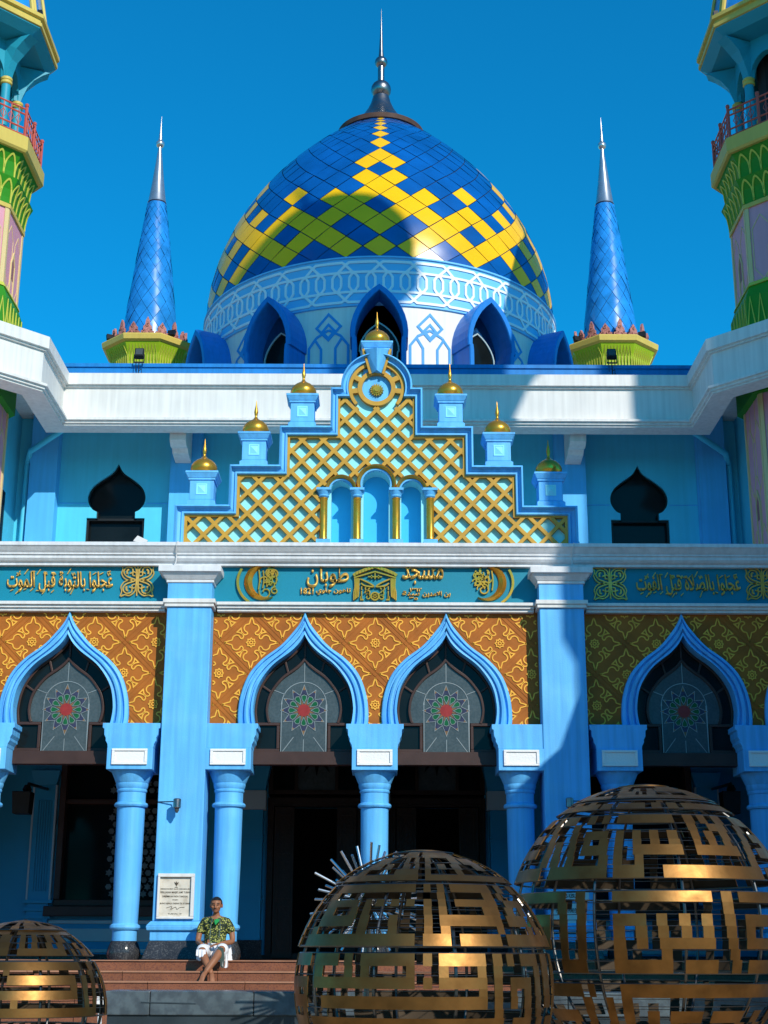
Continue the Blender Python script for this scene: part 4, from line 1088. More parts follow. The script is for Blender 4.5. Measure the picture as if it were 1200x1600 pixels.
x0, z1 = at(628, 883, 20.28); x1, z0 = at(693, 914, 20.28); lettering('inscription', arabic('مسجد'), x0, x1, z0, z1, FY-.0005, .04, 'gold_letter', fz, bold=.015, extra=ticks([(x0+.1, z1-.06, .05), (x1-.14, z1-.08, .05), (x1-.05, z1-.08, .06)], .02))
x0, z1 = at(470, 919, 20.28); x1, z0 = at(490, 929, 20.28); lettering('inscription', '1821', x0, x1, z0, z1, FY-.0005, .03, 'gold_letter', fz, bold=.03)
x0, z1 = at(494, 919, 20.28); x1, z0 = at(548, 930, 20.28); lettering('inscription', arabic('تاهون جاوي'), x0, x1, z0, z1, FY-.0005, .03, 'gold_letter', fz, bold=.025)
x0, z1 = at(640, 918, 20.28); x1, z0 = at(659, 925, 20.28); lettering('inscription', '١٣١٢', x0, x1, z0, z1, FY-.0005, .03, 'gold_letter', fz, bold=.03)
x0, z1 = at(628, 924, 20.28); x1, z0 = at(656, 931, 20.28); lettering('inscription', arabic('سنة'), x0, x1, z0, z1, FY-.0005, .03, 'gold_letter', fz, bold=.02)
x0, z1 = at(639, 932, 20.28); x1, z0 = at(653, 939, 20.28); lettering('inscription', '٣٥', x0, x1, z0+.01, z1, FY-.0005, .03, 'gold_letter', fz, bold=.03)
x0, z1 = at(660, 924, 20.28); x1, z0 = at(704, 934, 20.28); lettering('inscription', arabic('بن الامدين'), x0, x1, z0, z1, FY-.0005, .03, 'gold_letter', fz, bold=.025)
def crescent(cx, cz, s):
    r = MB(); F = XZ(FY); n = 30
    o = [(cx-s*.0+.275*math.cos(t), cz+.275*math.sin(t)) for t in [R(58)+R(244)*i/n for i in range(n+1)]]
    i_ = [(cx+.075+.225*math.cos(t), cz+.225*math.sin(t)) for t in [R(72)+R(216)*i/n for i in range(n+1)]]
    if s < 0: o = [(2*cx-x, z) for x, z in o]; i_ = [(2*cx-x, z) for x, z in i_]
    ring_loft(r, o, i_, [(0,FY+.02),(.05,FY-.02),(.5,FY-.075),(.95,FY-.02),(1,FY+.02)], smooth=False)
    hp = [(cx - s*(.38*math.cos(t)-.02), cz+.36*math.sin(t)) for t in [R(-62)+R(124)*i/24 for i in range(25)]]
    r.ribbon([p for p in hp if 4.87 < p[1] < 5.395], .035, 0, .045, F)
    rnd = random.Random(3 if s > 0 else 5)
    for k in range(11):
        ax = cx+s*rnd.uniform(-.03,.20); az = cz+rnd.uniform(-.17,.17)
        r.ribbon(scroll(ax, az, rnd.uniform(.05,.10), rnd.uniform(0,6), rnd.uniform(.6,1.2), rnd.choice((-1,1)), 14, .35), .017, 0, .034+.002*(k % 4), F)
    for k in range(5):
        ax = cx+s*(-.06+.06*k); r.ribbon(spline([(ax, cz-.12+.02*k), (ax+.015, cz+.02), (ax, cz+.17-.01*k)], 4), .018, 0, .038, F)
    return r.build('crescent', 'gold', fz)
x, z = at(411, 909, 20.27); crescent(x, z, 1)
x, z = at(762, 910.5, 20.27); crescent(x, z, -1)
# gateway emblem
x, z = at(586, 911, 20.27); r = MB(); F = XZ(FY)
G_ = lambda pts: [(x+a, z+b) for a, b in pts]
r.ribbon(G_([(-.31,.10),(-.27,.13),(-.13,.19),(0,.235),(.13,.19),(.27,.13),(.31,.10)]), .045, 0, .06, F)
r.ribbon(G_([(-.30,.07),(-.12,.125),(0,.16),(.12,.125),(.30,.07)]), .02, 0, .05, F)
r.prism(G_([(-.018,.24),(-.03,.27),(0,.31),(.03,.27),(.018,.24)]), FY-.06, FY)
for k in range(13): r.ribbon(G_([(-.27+.045*k, .11+.10*(1-abs(k-6)/6)), (-.27+.045*k, .15+.10*(1-abs(k-6)/6))]), .02, 0, .07, F)
for sx in (-1, 1):
    for k in range(4): r.ribbon(G_(spline([(sx*(.29-.02*k),.06),(sx*(.285-.018*k),-.06),(sx*(.30-.022*k),-.15),(sx*(.30-.02*k),-.26+.015*k)], 4)), .017, 0, .045+.004*k, F)
    r.ribbon(G_(spline([(sx*.21,.05),(sx*.08,-.01),(sx*.02,-.06),(sx*.14,-.05),(sx*.20,-.01)], 4)), .02, 0, .05, F)
    for az in (-.08,-.15,-.21):
        r.ribbon(scroll(x+sx*.10, z+az, .045, az*20, 1.0, sx, 12, .3), .016, 0, .04, F)
        r.ribbon(G_([(sx*.19, az-.03), (sx*.19, az+.025)]), .016, 0, .04, F)
    r.ribbon(G_([(sx*.16,-.25),(sx*.20,-.25),(sx*.20,-.20)]), .02, 0, .04, F)
    r.ribbon(G_([(sx*.05,.06),(sx*.05,.11)]), .016, 0, .045, F)
r.ribbon(G_(arc(0,-.20,.055,0,360,16)[:-1]), .02, 0, .045, F, closed=True)
for a in range(6): r.ribbon(G_([(.012*math.cos(R(60*a)),-.20+.012*math.sin(R(60*a))),(.035*math.cos(R(60*a)),-.20+.035*math.sin(R(60*a)))]), .014, 0, .04, F)
r.ribbon(G_([(-.1,.085),(.1,.085)]), .016, 0, .045, F); r.ribbon(G_([(0,.05),(0,.14)]), .016, 0, .05, F)
r.build('gateway_emblem', 'gold', fz)
# ================================================================== BRASS LATTICE GLOBES
def make_globe(label, px, py, rpx, D, tiers, lower):
    X, Z = at(px, py, D)
    dist = D*math.cos(PITCH) + (Z-.1)*math.sin(PITCH); sp = 2280/dist; Rm = rpx/sp
    root = thing('brass_globe', label, 'sculpture', (X, D-20, Z), group='brass lattice globes in front of the steps')
    phi0 = -math.atan2(X-.115, D)
    def rad(z): return math.sqrt(max(.0004, Rm*Rm-z*z))
    for ti, tier in enumerate(tiers + lower):
        pl = MB()
        if tier[0] == 'px':
            _, ox, oy, sc_, rows = tier
            zt = (py-(oy+rows[0][0]/sc_))/sp; zb = (py-(oy+rows[-1][1]/sc_))/sp
            spec = []
            for y0, y1, rr in rows:
                a, b_ = (py-(oy+y0/sc_))/sp, (py-(oy+y1/sc_))/sp
                spec.append((a, b_, [((ox+p/sc_-px)/sp, (ox+q/sc_-px)/sp) for p, q in rr]))
        else:
            _, zt, zb, seed = tier; zt *= Rm; zb *= Rm; rnd = random.Random(seed); n = 6; spec = []
            for i in range(n):
                a = zt+(zb-zt)*i/n; b_ = zt+(zb-zt)*(i+1)/n; r_ = rad((a+b_)/2); x = -r_*.97; rr = []
                while x < r_*.95:
                    l = rnd.choice((.07,.07,.14,.3,.42))*Rm if i % 2 == 0 else .07*Rm
                    rr.append((x, min(x+l, r_*.97))); x += l + .07*Rm*rnd.choice((1,1,2) if i % 2 == 0 else (1,2,3))
                spec.append((a, b_, rr))
        cone = lambda z: rad(z) + .004 + .018*((z-zt)/((zb-zt) or 1))
        for a, b_, rr in spec:
            ra, rb2 = cone(a), cone(b_)
            rnd2 = random.Random(int(a*9000)+ti)
            k_ = spec.index((a, b_, rr)); side = []
            for s0 in (75, -107):
                x = s0 + rnd2.uniform(0, 3)
                while x < s0+30:
                    l = rnd2.choice((8, 14, 24)) if k_ % 2 == 0 else rnd2.choice((4.5, 5.5))
                    side.append((x, min(x+l, s0+32))); x += l + rnd2.choice((3.5, 5, 9))
            for f0, f1 in ([(R(p), R(q)) for p, q in side] if tier[0] == 'px' else []):
                n = max(1, int((f1-f0)/R(3.5))); rg = []
                for i in range(n+1):
                    f = phi0+f0+(f1-f0)*i/n; s, c = math.sin(f), -math.cos(f)
                    rg.append([(ra*s, ra*c, a), (rb2*s, rb2*c, b_-.0008), ((rb2-.007)*s, (rb2-.007)*c, b_-.0008), ((ra-.007)*s, (ra-.007)*c, a)])
                pl.loft(rg, True, True, True, smooth=True, mis=[0,0,1,0])
            for p, q in rr:
                f0 = math.asin(max(-1, min(1, p/((ra+rb2)/2)))); f1 = math.asin(max(-1, min(1, q/((ra+rb2)/2))))
                if f1-f0 < .01: continue
                for turn in (0, PI):
                    n = max(1, int((f1-f0)/R(3.5)))
                    rg = []
                    for i in range(n+1):
                        f = phi0+turn+f0+(f1-f0)*i/n; s, c = math.sin(f), -math.cos(f)
                        rg.append([(ra*s, ra*c, a), (rb2*s, rb2*c, b_-.0008), ((rb2-.007)*s, (rb2-.007)*c, b_-.0008), ((ra-.007)*s, (ra-.007)*c, a)])
                    pl.loft(rg, True, True, True, smooth=True, mis=[0,0,1,0])
        pl.build('letter_plates', ['brass', 'brass_inner'], root)
        for k in range(len(spec)+1):
            z = zt+(zb-zt)*k/len(spec); r_ = cone(z)-.014
            rods = MB(); rods.tube([(r_*math.sin(2*PI*i/60), -r_*math.cos(2*PI*i/60), z) for i in range(61)],   .003 if 0 < k < len(spec) else .008, 5, cap=False)
            rods.build('ring_rod', 'rib_steel', root)
    for k in range(10):
        a = phi0 + R(36*k+14); ribs = MB()
        pts = []
        for i in range(31):
            t = R(6) + (PI-R(12))*i/30
            pts.append(((Rm-.032)*math.sin(t)*math.sin(a), -(Rm-.032)*math.sin(t)*math.cos(a), (Rm-.032)*math.cos(t)))
        ribs.tube(pts, .013, 8); ribs.build('meridian_rib', 'rib_steel', root)
    cp = MB(); cp.lathe([(.002, Rm+.002), (.10*Rm, Rm-.004), (.19*Rm, Rm-.016), (.19*Rm, Rm-.026), (.002, Rm-.010)], 0, 0, 32); cp.build('crown_plate', 'brass', root)
    b = MB(); h = Z+1.5
    b.lathe([(.55*Rm, -h+.0), (.55*Rm, -h+.10), (.45*Rm, -h+.12), (.40*Rm, -Rm*.93)], 0, 0, 36); b.build('stand', 'slate_dark', root)
    return root
mid = [
 ('px',460,1320,2.857,[(55,85,[(500,560),(575,700)]),(85,115,[(385,440),(500,520),(540,560),(585,610),(690,730),(740,800)]),(115,140,[(340,400),(415,445),(490,520),(540,560),(585,610),(640,675),(700,740),(800,840)]),(140,165,[(300,330),(455,555),(585,610),(720,750)]),(165,190,[(240,555),(585,940)])]),
 ('px',460,1320,2.857,[(205,240,[(215,545),(578,608),(635,665),(690,860),(888,915),(950,975)]),(240,270,[(180,210),(635,668),(830,875),(895,915)]),(270,300,[(165,300),(330,355),(375,410),(440,475),(505,540),(578,612),(640,672),(710,865),(850,890),(925,1000)]),(300,335,[(150,195),(265,295),(318,350),(578,612),(642,676),(830,868),(862,900),(930,965),(990,1015)]),(335,380,[(130,280),(305,345),(430,468),(580,615),(645,850),(845,880),(875,910),(935,1020),(1040,1060)]),(380,412,[(95,120),(295,335),(428,466),(580,615),(650,690),(890,920),(1025,1050),(1060,1085)]),(412,460,[(70,540),(575,692),(730,905),(930,1125)])]),
 ('px',460,1320,2.857,[(490,540,[(25,95),(115,220),(245,280),(315,540),(575,612),(640,835),(865,905),(925,955),(985,1060),(1080,1110)]),(540,585,[(112,150),(245,280),(315,350),(505,540),(640,680),(800,836),(868,905),(1045,1070),(1085,1114)]),(585,630,[(15,80),(110,540),(575,612),(640,840),(870,905),(940,1030),(1050,1073),(1090,1118),(1135,1165)]),(630,660,[(15,40),(60,80),(805,840),(870,905),(940,968),(1000,1030),(1050,1075),(1092,1120)]),(660,710,[(15,80),(145,840),(870,905),(940,970),(1000,1030),(1052,1076),(1094,1122),(1135,1165)]),(710,745,[(60,80),(870,906),(1000,1030),(1052,1076)]),(745,797,[(10,85),(105,906),(945,1025),(1050,1076),(1094,1122)])]),
]
rgt = [
 ('px',800,1220,3.0,[(36,52,[(540,700)]),(52,66,[(420,500),(545,590),(700,790)]),(66,84,[(360,395),(430,470),(540,580),(600,632),(660,690),(695,870)]),(84,104,[(310,345),(390,430),(530,610),(625,640),(660,700),(835,900)]),(104,122,[(285,320),(360,500),(525,930)])]),
 ('px',800,1220,3.0,[(132,146,[(255,290),(330,365),(400,430),(700,730)]),(146,176,[(225,440),(452,500),(525,650),(678,722),(748,795),(815,1020)])]),
 ('px',800,1220,3.0,[(205,245,[(135,225),(250,270),(290,345),(395,430),(460,490),(525,770),(815,860),(880,915),(945,985),(1030,1145)]),(245,280,[(228,255),(325,355),(830,870),(920,960),(960,1000),(1045,1078)]),(280,320,[(95,175),(215,245),(312,345),(375,480),(515,550),(588,625),(662,702),(740,785),(845,880),(905,945),(975,1012),(1062,1090),(1112,1185)]),(320,345,[(205,235),(240,272),(305,336),(370,400),(440,480),(510,546),(588,626),(665,706),(745,795),(855,886),(920,955),(985,1020),(1072,1105),(1160,1190)]),(345,390,[(40,150),(190,222),(232,264),(298,330),(358,476),(505,542),(588,805),(862,1052),(1082,1116),(1140,1200)]),(390,435,[(170,202),(215,255),(290,322),(435,476),(500,540),(594,632),(1095,1130)]),(435,490,[(25,165),(210,470),(498,632),(715,1150),(1170,1205)])]),
 ('px',800,1390,3.0,[(35,80,[(50,285),(330,372),(490,915),(955,1002),(1030,1230)]),(80,130,[(248,290),(333,372),(960,1006)]),(130,180,[(100,212),(255,290),(335,372),(490,632),(675,720),(770,818),(865,912),(965,1012),(1055,1192)]),(180,230,[(180,212),(258,290),(335,372),(490,540),(585,635),(680,725),(778,822),(870,916),(970,1014),(1055,1096),(1160,1192)]),(230,275,[(140,212),(258,291),(335,372),(490,542),(588,636),(685,920),(975,1018),(1055,1192)]),(275,320,[(260,291),(335,372),(490,546),(690,736),(980,1022),(1165,1196)]),(320,375,[(262,372),(490,736),(788,926),(985,1026),(1056,1196)])]),
 ('px',800,1390,3.0,[(420,475,[(170,345),(372,400),(510,1215)]),(475,530,[(350,390),(450,480),(515,560)]),(530,580,[(205,330),(365,400),(455,490),(520,565),(620,670),(715,850),(888,1022),(1065,1096),(1130,1205)]),(580,610,[(205,240),(310,335),(375,410),(460,500),(530,570),(625,670),(715,745),(980,1022),(1060,1092),(1130,1160)]),(610,650,[(205,335),(380,420),(470,560),(625,850),(900,1022),(1060,1190)])]),
]
lft = [
 ('px',0,1420,6.667,[(152,178,[(20,200),(240,330)]),(178,215,[(-60,20),(110,150),(180,300),(330,370)]),(215,256,[(-150,-40),(60,140),(190,520)])]),
 ('px',0,1420,6.667,[(262,305,[(-260,60),(130,640)]),(305,380,[(-200,-120),(-40,70),(160,215),(275,330),(415,480),(520,590)]),(380,440,[(-330,-250),(-100,60),(155,212),(275,335),(422,485),(530,600),(705,745)]),(440,510,[(-380,50),(140,625),(690,722),(780,852)])]),
 ('px',0,1420,6.667,[(570,650,[(-520,770),(855,905)]),(650,700,[(-560,-480),(-300,-200),(20,80),(860,915)]),(700,790,[(-620,-10),(62,738),(800,852),(898,935)]),(790,845,[(-400,-330),(690,755),(815,865),(910,950)]),(845,930,[(-660,762),(830,872),(925,958)]),(930,1010,[(-500,-420),(-80,-20),(110,180),(845,890),(930,962)]),(1010,1095,[(-680,965)])]),
]
make_globe('brass lettered globe in front of the burst of steel rods', 662, 1533, 200, 11.5, mid, [('z',-.38,-.72,4)])
make_globe('tallest brass lettered globe, in front of the shaded arch bay', 1015, 1445, 215, 13.0, rgt, [('z',-.80,-.93,5)])
make_globe('smallest brass lettered globe, below the star lattice window', 30, 1575, 132, 13.0, lft, [('z',-.20,-.55,6),('z',-.60,-.85,8)])

# ================================================================== STEEL STARBURST behind the middle globe
X, Z = at(577, 1409, 14.6)
sb = thing('starburst', 'burst of straight polished steel rods rising behind a brass globe', 'sculpture', (X, -5.4, Z))
rnd = random.Random(11)
dirs = []
ga = PI*(3-math.sqrt(5)); n = 64
for i in range(n):
    y = 1-2*(i+.5)/n; r_ = math.sqrt(1-y*y); dirs.append(Vector((r_*math.cos(ga*i), r_*math.sin(ga*i), y)))
dirs.sort(key=lambda d: -d.z)
for d in dirs:
    L_ = rnd.uniform(.50, .60)
    b = MB(); b.tube([d*.07, d*L_], .0125, 8)
    b.build('rod', 'rod_steel', sb)
b = MB(); b.lathe([(.002,-.09)]+[(.09*math.sin(PI*i/12), -.09*math.cos(PI*i/12)) for i in range(1,12)]+[(.002,.09)], 0, 0, 24); b.lathe([(.05,-Z-1.5),(.05,-.08)], 0, 0, 20); b.lathe([(.3,-Z-1.5),(.3,-Z-1.42)], 0, 0, 32)
b.build('post', 'rib_steel', sb)

# ================================================================== LOW STONE WALL in front of the steps
x0, z0 = at(164, 1548, 16.0)
lw = thing('stone_wall', 'low grey polished stone wall with a thick coping at the foot of the steps', 'wall', (0, -4.0, 0))
xs = [x0, -2.30, -1.22, -.15, .95, 2.05, 3.15, 4.25, 5.6]
b = MB()
for a, c in zip(xs, xs[1:]): b.box(a, c-.006, 0, .62, z0-.24, z0-.001)
b.build('coping', 'slate', lw, bevel=.012)
b = MB(); b.box(x0+.03, 5.57, .03, .60, z0-.52, z0-.2405); b.build('recess', 'slate_dark', lw)
b = MB()
for a, c in zip(xs, xs[1:]): b.box(a, c-.006, -.02, .62, -1.5, z0-.521)
b.build('plinth', 'slate', lw)
b = MB(); b.ribbon([(x0+.38, z0-.115),(x0+.95, z0-.125)], .012, 0, .004, XZ(-.0005)); b.build('crack', 'slate_dark', lw)
x, z = at(157, 1562, 15.6)
bx = MB(); bx.box(x-.035, x+.035, -4.42, -4.35, z-.06, z+.05); bx.box(x-.02, x+.02, -4.40, -4.37, -1.5, z-.0605)
tag(bx.build('marker_post', 'panel_white', bevel=.006), 'small white box on a post beside the smallest brass globe', 'post')

# ================================================================== PLAQUE on the left pillar
x, z1 = at(247.5, 1365, 20); x1, z0 = at(302, 1436, 20); cx = -2.625; hw = (x1-x)/2
pq = thing('plaque', 'ivory marble plaque with engraved lettering in a white frame beside the seated man', 'plaque', (cx, 0, 0))
b = MB()
for a in ((-hw, hw, z1-.045, z1), (-hw, hw, z0, z0+.03), (-hw, -hw+.03, z0+.0305, z1-.0455), (hw-.045, hw, z0+.0305, z1-.0455)): b.box(a[0], a[1], -.055, -.0005, a[2], a[3])
b.build('frame', 'white', pq, bevel=.006)
b = MB(); b.box(-hw+.0305, hw-.0455, -.014, -.0006, z0+.0306, z1-.0456); slab = b.build('slab', 'marble', pq)
def eng(body, zc, h, wd):
    lettering('engraving', body, -wd/2-.008, wd/2-.008, zc-h/2, zc+h/2, -.0139, .003, 'ink', slab, bold=.01)
H = z1-z0
eng('DENGAN RAHMAT ALLAH YANG MAHA ESA', z1-H*.34, .016, hw*1.62)
eng("PERLUASAN MASJID JAMI' TUBAN", z1-H*.42, .032, hw*1.62)
eng('DIRESMIKAN PADA TANGGAL', z1-H*.505, .022, hw*1.40)
eng('OLEH', z1-H*.58, .015, hw*.3)
eng('BUPATI KEPALA DAERAH TK. II TUBAN', z1-H*.66, .020, hw*1.62)
eng('TUBAN, 19', z1-H*.89, .018, hw*.75)
b = MB(); F = XZ(-.0139)
b.ribbon(spline([(-.12, z1-H*.76),(-.05,z1-H*.73),(-.06,z1-H*.79),(-.0,z1-H*.74),(.02,z1-H*.79),(.06,z1-H*.75),(.12,z1-H*.745)], 4), .006, 0, .003, F)
ez = z1-H*.235
b.prism([(-.03,ez+.03),(-.022,ez+.005),(-.008,ez-.012),(0,ez-.035),(.008,ez-.012),(.022,ez+.005),(.03,ez+.03),(.016,ez+.022),(.006,ez+.012),(.004,ez+.034),(-.006,ez+.034),(-.006,ez+.012),(-.016,ez+.022)], -.0169, -.0139)
b.box(-.02,.02,-.0169,-.0139,ez-.045,ez-.038)
b.build('emblem', 'ink', slab)

# second notice on the right pillar
x, z1 = at(866, 1392, 20); x1, z0 = at(918, 1408, 20)
nb = thing('notice_board', 'white notice with black lettering on the shaded pillar behind the tallest globe', 'sign', (2.61, 0, 0))
b = MB(); b.box(-.30, .24, -.02, -.0005, z0, z1); b1 = b.build('board', 'grey_sign', nb)
lettering('lettering', 'BATAS KESUCIAN', -.17, .17, z0+.04, z1-.035, -.0199, .003, 'ink', b1, bold=.02)
b = MB(); b.box(-.26, .20, -.02, -.0005, z0-.42, z0-.03); b2 = b.build('board', 'grey_sign', nb)
lettering('lettering', 'HARAP ALAS KAKI DILEPAS', -.20, .15, z0-.15, z0-.09, -.0199, .003, 'ink', b2, bold=.02)

# ================================================================== LAMPS, SPEAKERS, CABLES
def floodlight(x, y, z, label, rz=0, s=1.0, up=-25):
    root = thing('floodlight', label, 'floodlight', (x, y, z), group='floodlights on the roof edge', rz=rz); root.scale = (.62,.62,.85)
    b = MB()
    b.box(-.012,.012,-.012,.012,0,.30); b.box(-.16,.16,-.015,.015,.30,.33); b.box(-.16,-.135,-.015,.015,.3305,.50); b.box(.135,.16,-.015,.015,.3305,.50); b.box(-.10,-.085,-.01,.01,.1,.30)
    b.tube([(0,.01,.12),(.08,.02,.16),(.09,.02,.05),(.02,.02,.02)], .012, 6); b.build('bracket', 'black', root)
    h = MB(); h.box(-.132,.132,-.07,.07,-.11,.11); h.box(-.10,.10,.0705,.11,-.08,.08); hd = h.build('housing', 'black', root, bevel=.01); hd.location = (0,0,.52); hd.rotation_euler.x = R(up)
    q = MB(); q.box(-.105,.105,-.076,-.0705,-.085,.085); ln = q.build('lens', 'lens', hd)
    return root
x, z = at(216, 587, 25.2); floodlight(x, 5.2, z, 'black floodlight on the roof edge below the turret nearer the sunlit minaret')
x, z = at(957, 588, 25.2); floodlight(x, 5.2, z, 'black floodlight on the roof edge below the turret nearer the shaded minaret')
def spot(x, z, s, label):
    root = thing('spot_lamp', label, 'lamp', (x, 0, z), group='small lamps on the pillars')
    b = MB(); b.tube([(-s*.28, -.005, .0), (-s*.06, -.06, .0), (0, -.16, -.01)], .008, 6); b.build('arm', 'rib_steel', root)
    b = MB(); b.lathe([(.045,-.10),(.052,-.09),(.052,.02),(.04,.03)], 0, -.17, 16); b.build('shade', 'dark_steel', root)
    b = MB(); b.lathe([(.012,-.16),(.03,-.13),(.03,-.101)], 0, -.17, 12); b.build('bulb', 'lens', root)
x, z = at(278, 1252, 19.9); spot(x, z, 1, 'small grey lamp on a thin arm above the marble plaque')
x, z = at(889, 1251, 19.9); spot(x, z, -1, 'small grey lamp on a thin arm on the shaded pillar')
def speaker(px, label):
    x, z = at(px, 1248, 22.6)
    root = thing('loudspeaker', label, 'loudspeaker', (x, 3.0, z), group='loudspeakers in the porch'); root.scale = (.85,1,.85)
    b = MB(); b.frustum((-.15,.15,-.12,.14,-.23), (-.17,.17,-.15,.14,.17)); b.build('cabinet', 'black', root, bevel=.012)
    b = MB(); b.box(-.13,.13,-.152,-.14,-.2,.14); b.build('grille', 'interior', root) if False else None
    b = MB(); b.tube([(.03,.1,.17),(.06,.1,.33),(.06,1.49,.40)], .03, 8); b.lathe([(.07,.18),(.09,.22),(.05,.30)], .05, .05, 12); b.build('wall_bracket', 'black', root)
speaker(26, 'black loudspeaker hung beside the star lattice window')
speaker(1150, 'black loudspeaker in the dark shaded arch bay behind the tallest globe')
for s, px, lab in ((-1, 271, 'thin white cable looped over the cornice above the pillar with the plaque'), (1, 900, 'thin white cable looped over the cornice above the shaded pillar')):
    x, z = at(px, 850, 19.7); b = MB()
    b.tube([(x+.05,.5,5.71),(x+.03,.08,5.712),(x+.01,0,5.70),(x,-.004,5.65),(x-.01,.03,5.60),(x-.01,.09,5.54),(x-.012,.11,5.45),(x-.02,.08,5.36),(x-.02,.1,5.33)], .009, 6)
    tag(b.build('cable', 'cable'), lab, 'cable')
def sill_lamp(px, py, label, m):
    x, z = at(px, py, 25.6)
    root = thing('sill_lamp', label, 'lamp', (x, 5.6, 7.2), group='lamps in front of the onion windows')
    b = MB(); b.box(-.03,.03,-.03,.03,-1.6,.05); b.build('post', 'black', root)
    b = MB(); b.box(-.11,.11,-.06,.06,.0,.17); h = b.build('housing', m, root, bevel=.012); h.rotation_euler = (R(-35), R(25), 0)
sill_lamp(216, 843, 'pale floodlight at the foot of the onion window nearer the sunlit minaret', 'cable')
sill_lamp(892, 848, 'dark floodlight at the foot of the onion window on the shaded wall', 'black')

# ================================================================== SEATED MAN
def skin_mesh(chains, sub=2):
    me = bpy.data.meshes.new('s'); o = bpy.data.objects.new('s', me); col.objects.link(o)
    b = bmesh.new(); lay = b.verts.layers.skin.verify(); seen = {}
    def vert(p):
        k = tuple(round(c, 4) for c in p[:3])
        if k not in seen:
            v = b.verts.new(k); seen[k] = v; r_ = p[3]; v[lay].radius = r_ if isinstance(r_, tuple) else (r_, r_)
            if len(seen) == 1: v[lay].use_root = True
        return seen[k]
    for ch in chains:
        for p, q in zip(ch, ch[1:]):
            v0, v1 = vert(p), vert(q)
            if not b.edges.get((v0, v1)): b.edges.new((v0, v1))
    b.to_mesh(me); b.free()
    m = o.modifiers.new('skin', 'SKIN'); m.use_smooth_shade = True
    m = o.modifiers.new('sub', 'SUBSURF'); m.levels = m.render_levels = sub
    bpy.context.view_layer.update()
    out = bpy.data.meshes.new_from_object(o.evaluated_get(bpy.context.evaluated_depsgraph_get()))
    bpy.data.objects.remove(o); bpy.data.meshes.remove(me)
    b = bmesh.new(); b.from_mesh(out); bmesh.ops.remove_doubles(b, verts=b.verts, dist=1e-6)
    bmesh.ops.holes_fill(b, edges=[q for q in b.edges if q.is_boundary], sides=0)
    bmesh.ops.recalc_face_normals(b, faces=b.faces); b.to_mesh(out); b.free(); return out
def fuse(name, meshes, voxel, parent, mats, smooth=4):
    b = bmesh.new()
    for m in meshes: b.from_mesh(m)
    me = bpy.data.meshes.new('f'); b.to_mesh(me); b.free(); o = bpy.data.objects.new('f', me); col.objects.link(o)
    md = o.modifiers.new('r', 'REMESH'); md.mode = 'VOXEL'; md.voxel_size = voxel; md.use_smooth_shade = True
    if smooth: s_m = o.modifiers.new('s', 'SMOOTH'); s_m.iterations = smooth; s_m.factor = .4
    bpy.context.view_layer.update()
    out = bpy.data.meshes.new_from_object(o.evaluated_get(bpy.context.evaluated_depsgraph_get()))
    bpy.data.objects.remove(o); out.materials.clear()
    for k in mats: out.materials.append(M[k])
    for p in out.polygons: p.use_smooth = True; p.material_index = 0
    r_ = bpy.data.objects.new(name, out); col.objects.link(r_); r_.parent = parent; return r_
def ell(c, r_, n=16):
    b = bmesh.new(); bmesh.ops.create_uvsphere(b, u_segments=n, v_segments=n, radius=1)
    for v in b.verts: v.co = Vector((c[0]+v.co.x*r_[0], c[1]+v.co.y*r_[1], c[2]+v.co.z*r_[2]))
    me = bpy.data.meshes.new('e'); b.to_mesh(me); b.free(); return me
px_, _ = at(336, 1490, 19.4)
man = thing('person', 'seated man in green batik shirt and white cloth, bare ankles crossed, on the top step', 'person', (px_, -.62, .012))
hd = (0, -.025, .672)
torso = [(0,.0,.10,(.14,.11)),(0,.01,.24,(.125,.10)),(0,.02,.40,(.14,.10)),(0,.02,.475,(.10,.08)),(0,.0,.545,.047),(0,-.012,.61,.05)]
def arm(s, el, wr): return [(0,.02,.475,(.10,.08)),(s*.155,.02,.465,.052),(s*.205,.01,.35,.042),(*el,.038),((el[0]+wr[0])/2,(el[1]+wr[1])/2,(el[2]+wr[2])/2,.034),(*wr,.024)]
EL = (-.218,-.03,.225); WL = (-.135,-.27,.185); ER = (.225,-.04,.225); WR = (.085,-.275,.20)
def leg(h, k, an, mid): return [(0,0,.10,(.14,.11)),(*h,.085),(*k,.056),(*mid,.052),(*an,.034)]
KL = (-.125,-.40,.125); KR = (.135,-.40,.14); AL = (.035,-.60,-.16); AR_ = (-.045,-.64,-.15)
body = skin_mesh([torso, arm(-1, EL, WL), arm(1, ER, WR),
    leg((-.08,-.04,.10), KL, AL, (-.06,-.50,.0)), leg((.08,-.04,.10), KR, AR_, (.06,-.53,.01))])
parts = [body]
def hand(wr, d, side, s):
    d = Vector(d).normalized(); sd = Vector(side).normalized(); w0 = Vector(wr)
    palm = [(*w0,.024),(*(w0+d*.035),(.034,.016)),(*(w0+d*.075),(.036,.014))]
    parts.append(skin_mesh([palm], 2)); dn = Vector((0,-.02,-.85))
    for i, (o_, L_) in enumerate(((-.026,.062),(-.009,.072),(.009,.068),(.026,.053))):
        b0 = w0+d*.07+sd*o_; p1 = b0+d*L_*.45+dn*.004; p2 = p1+(d*.8+dn*.55).normalized()*L_*.33; p3 = p2+(d*.5+dn*.9).normalized()*L_*.26
        parts.append(skin_mesh([[(*(w0+d*.05+sd*o_*.8),.0095),(*b0,.0095),(*p1,.0088),(*p2,.008),(*p3,.0065)]], 1))
    b0 = w0+d*.025+sd*(-.024*s); p1 = b0+(d*.6-sd*s*.7).normalized()*.035; p2 = p1+(d*.9-sd*s*.2+dn*.3).normalized()*.03
    parts.append(skin_mesh([[(*(w0+d*.02),.012),(*b0,.012),(*p1,.010),(*p2,.008)]], 1))
hand(WL, (.10,-.9,-.28), (1,.12,.0), -1)
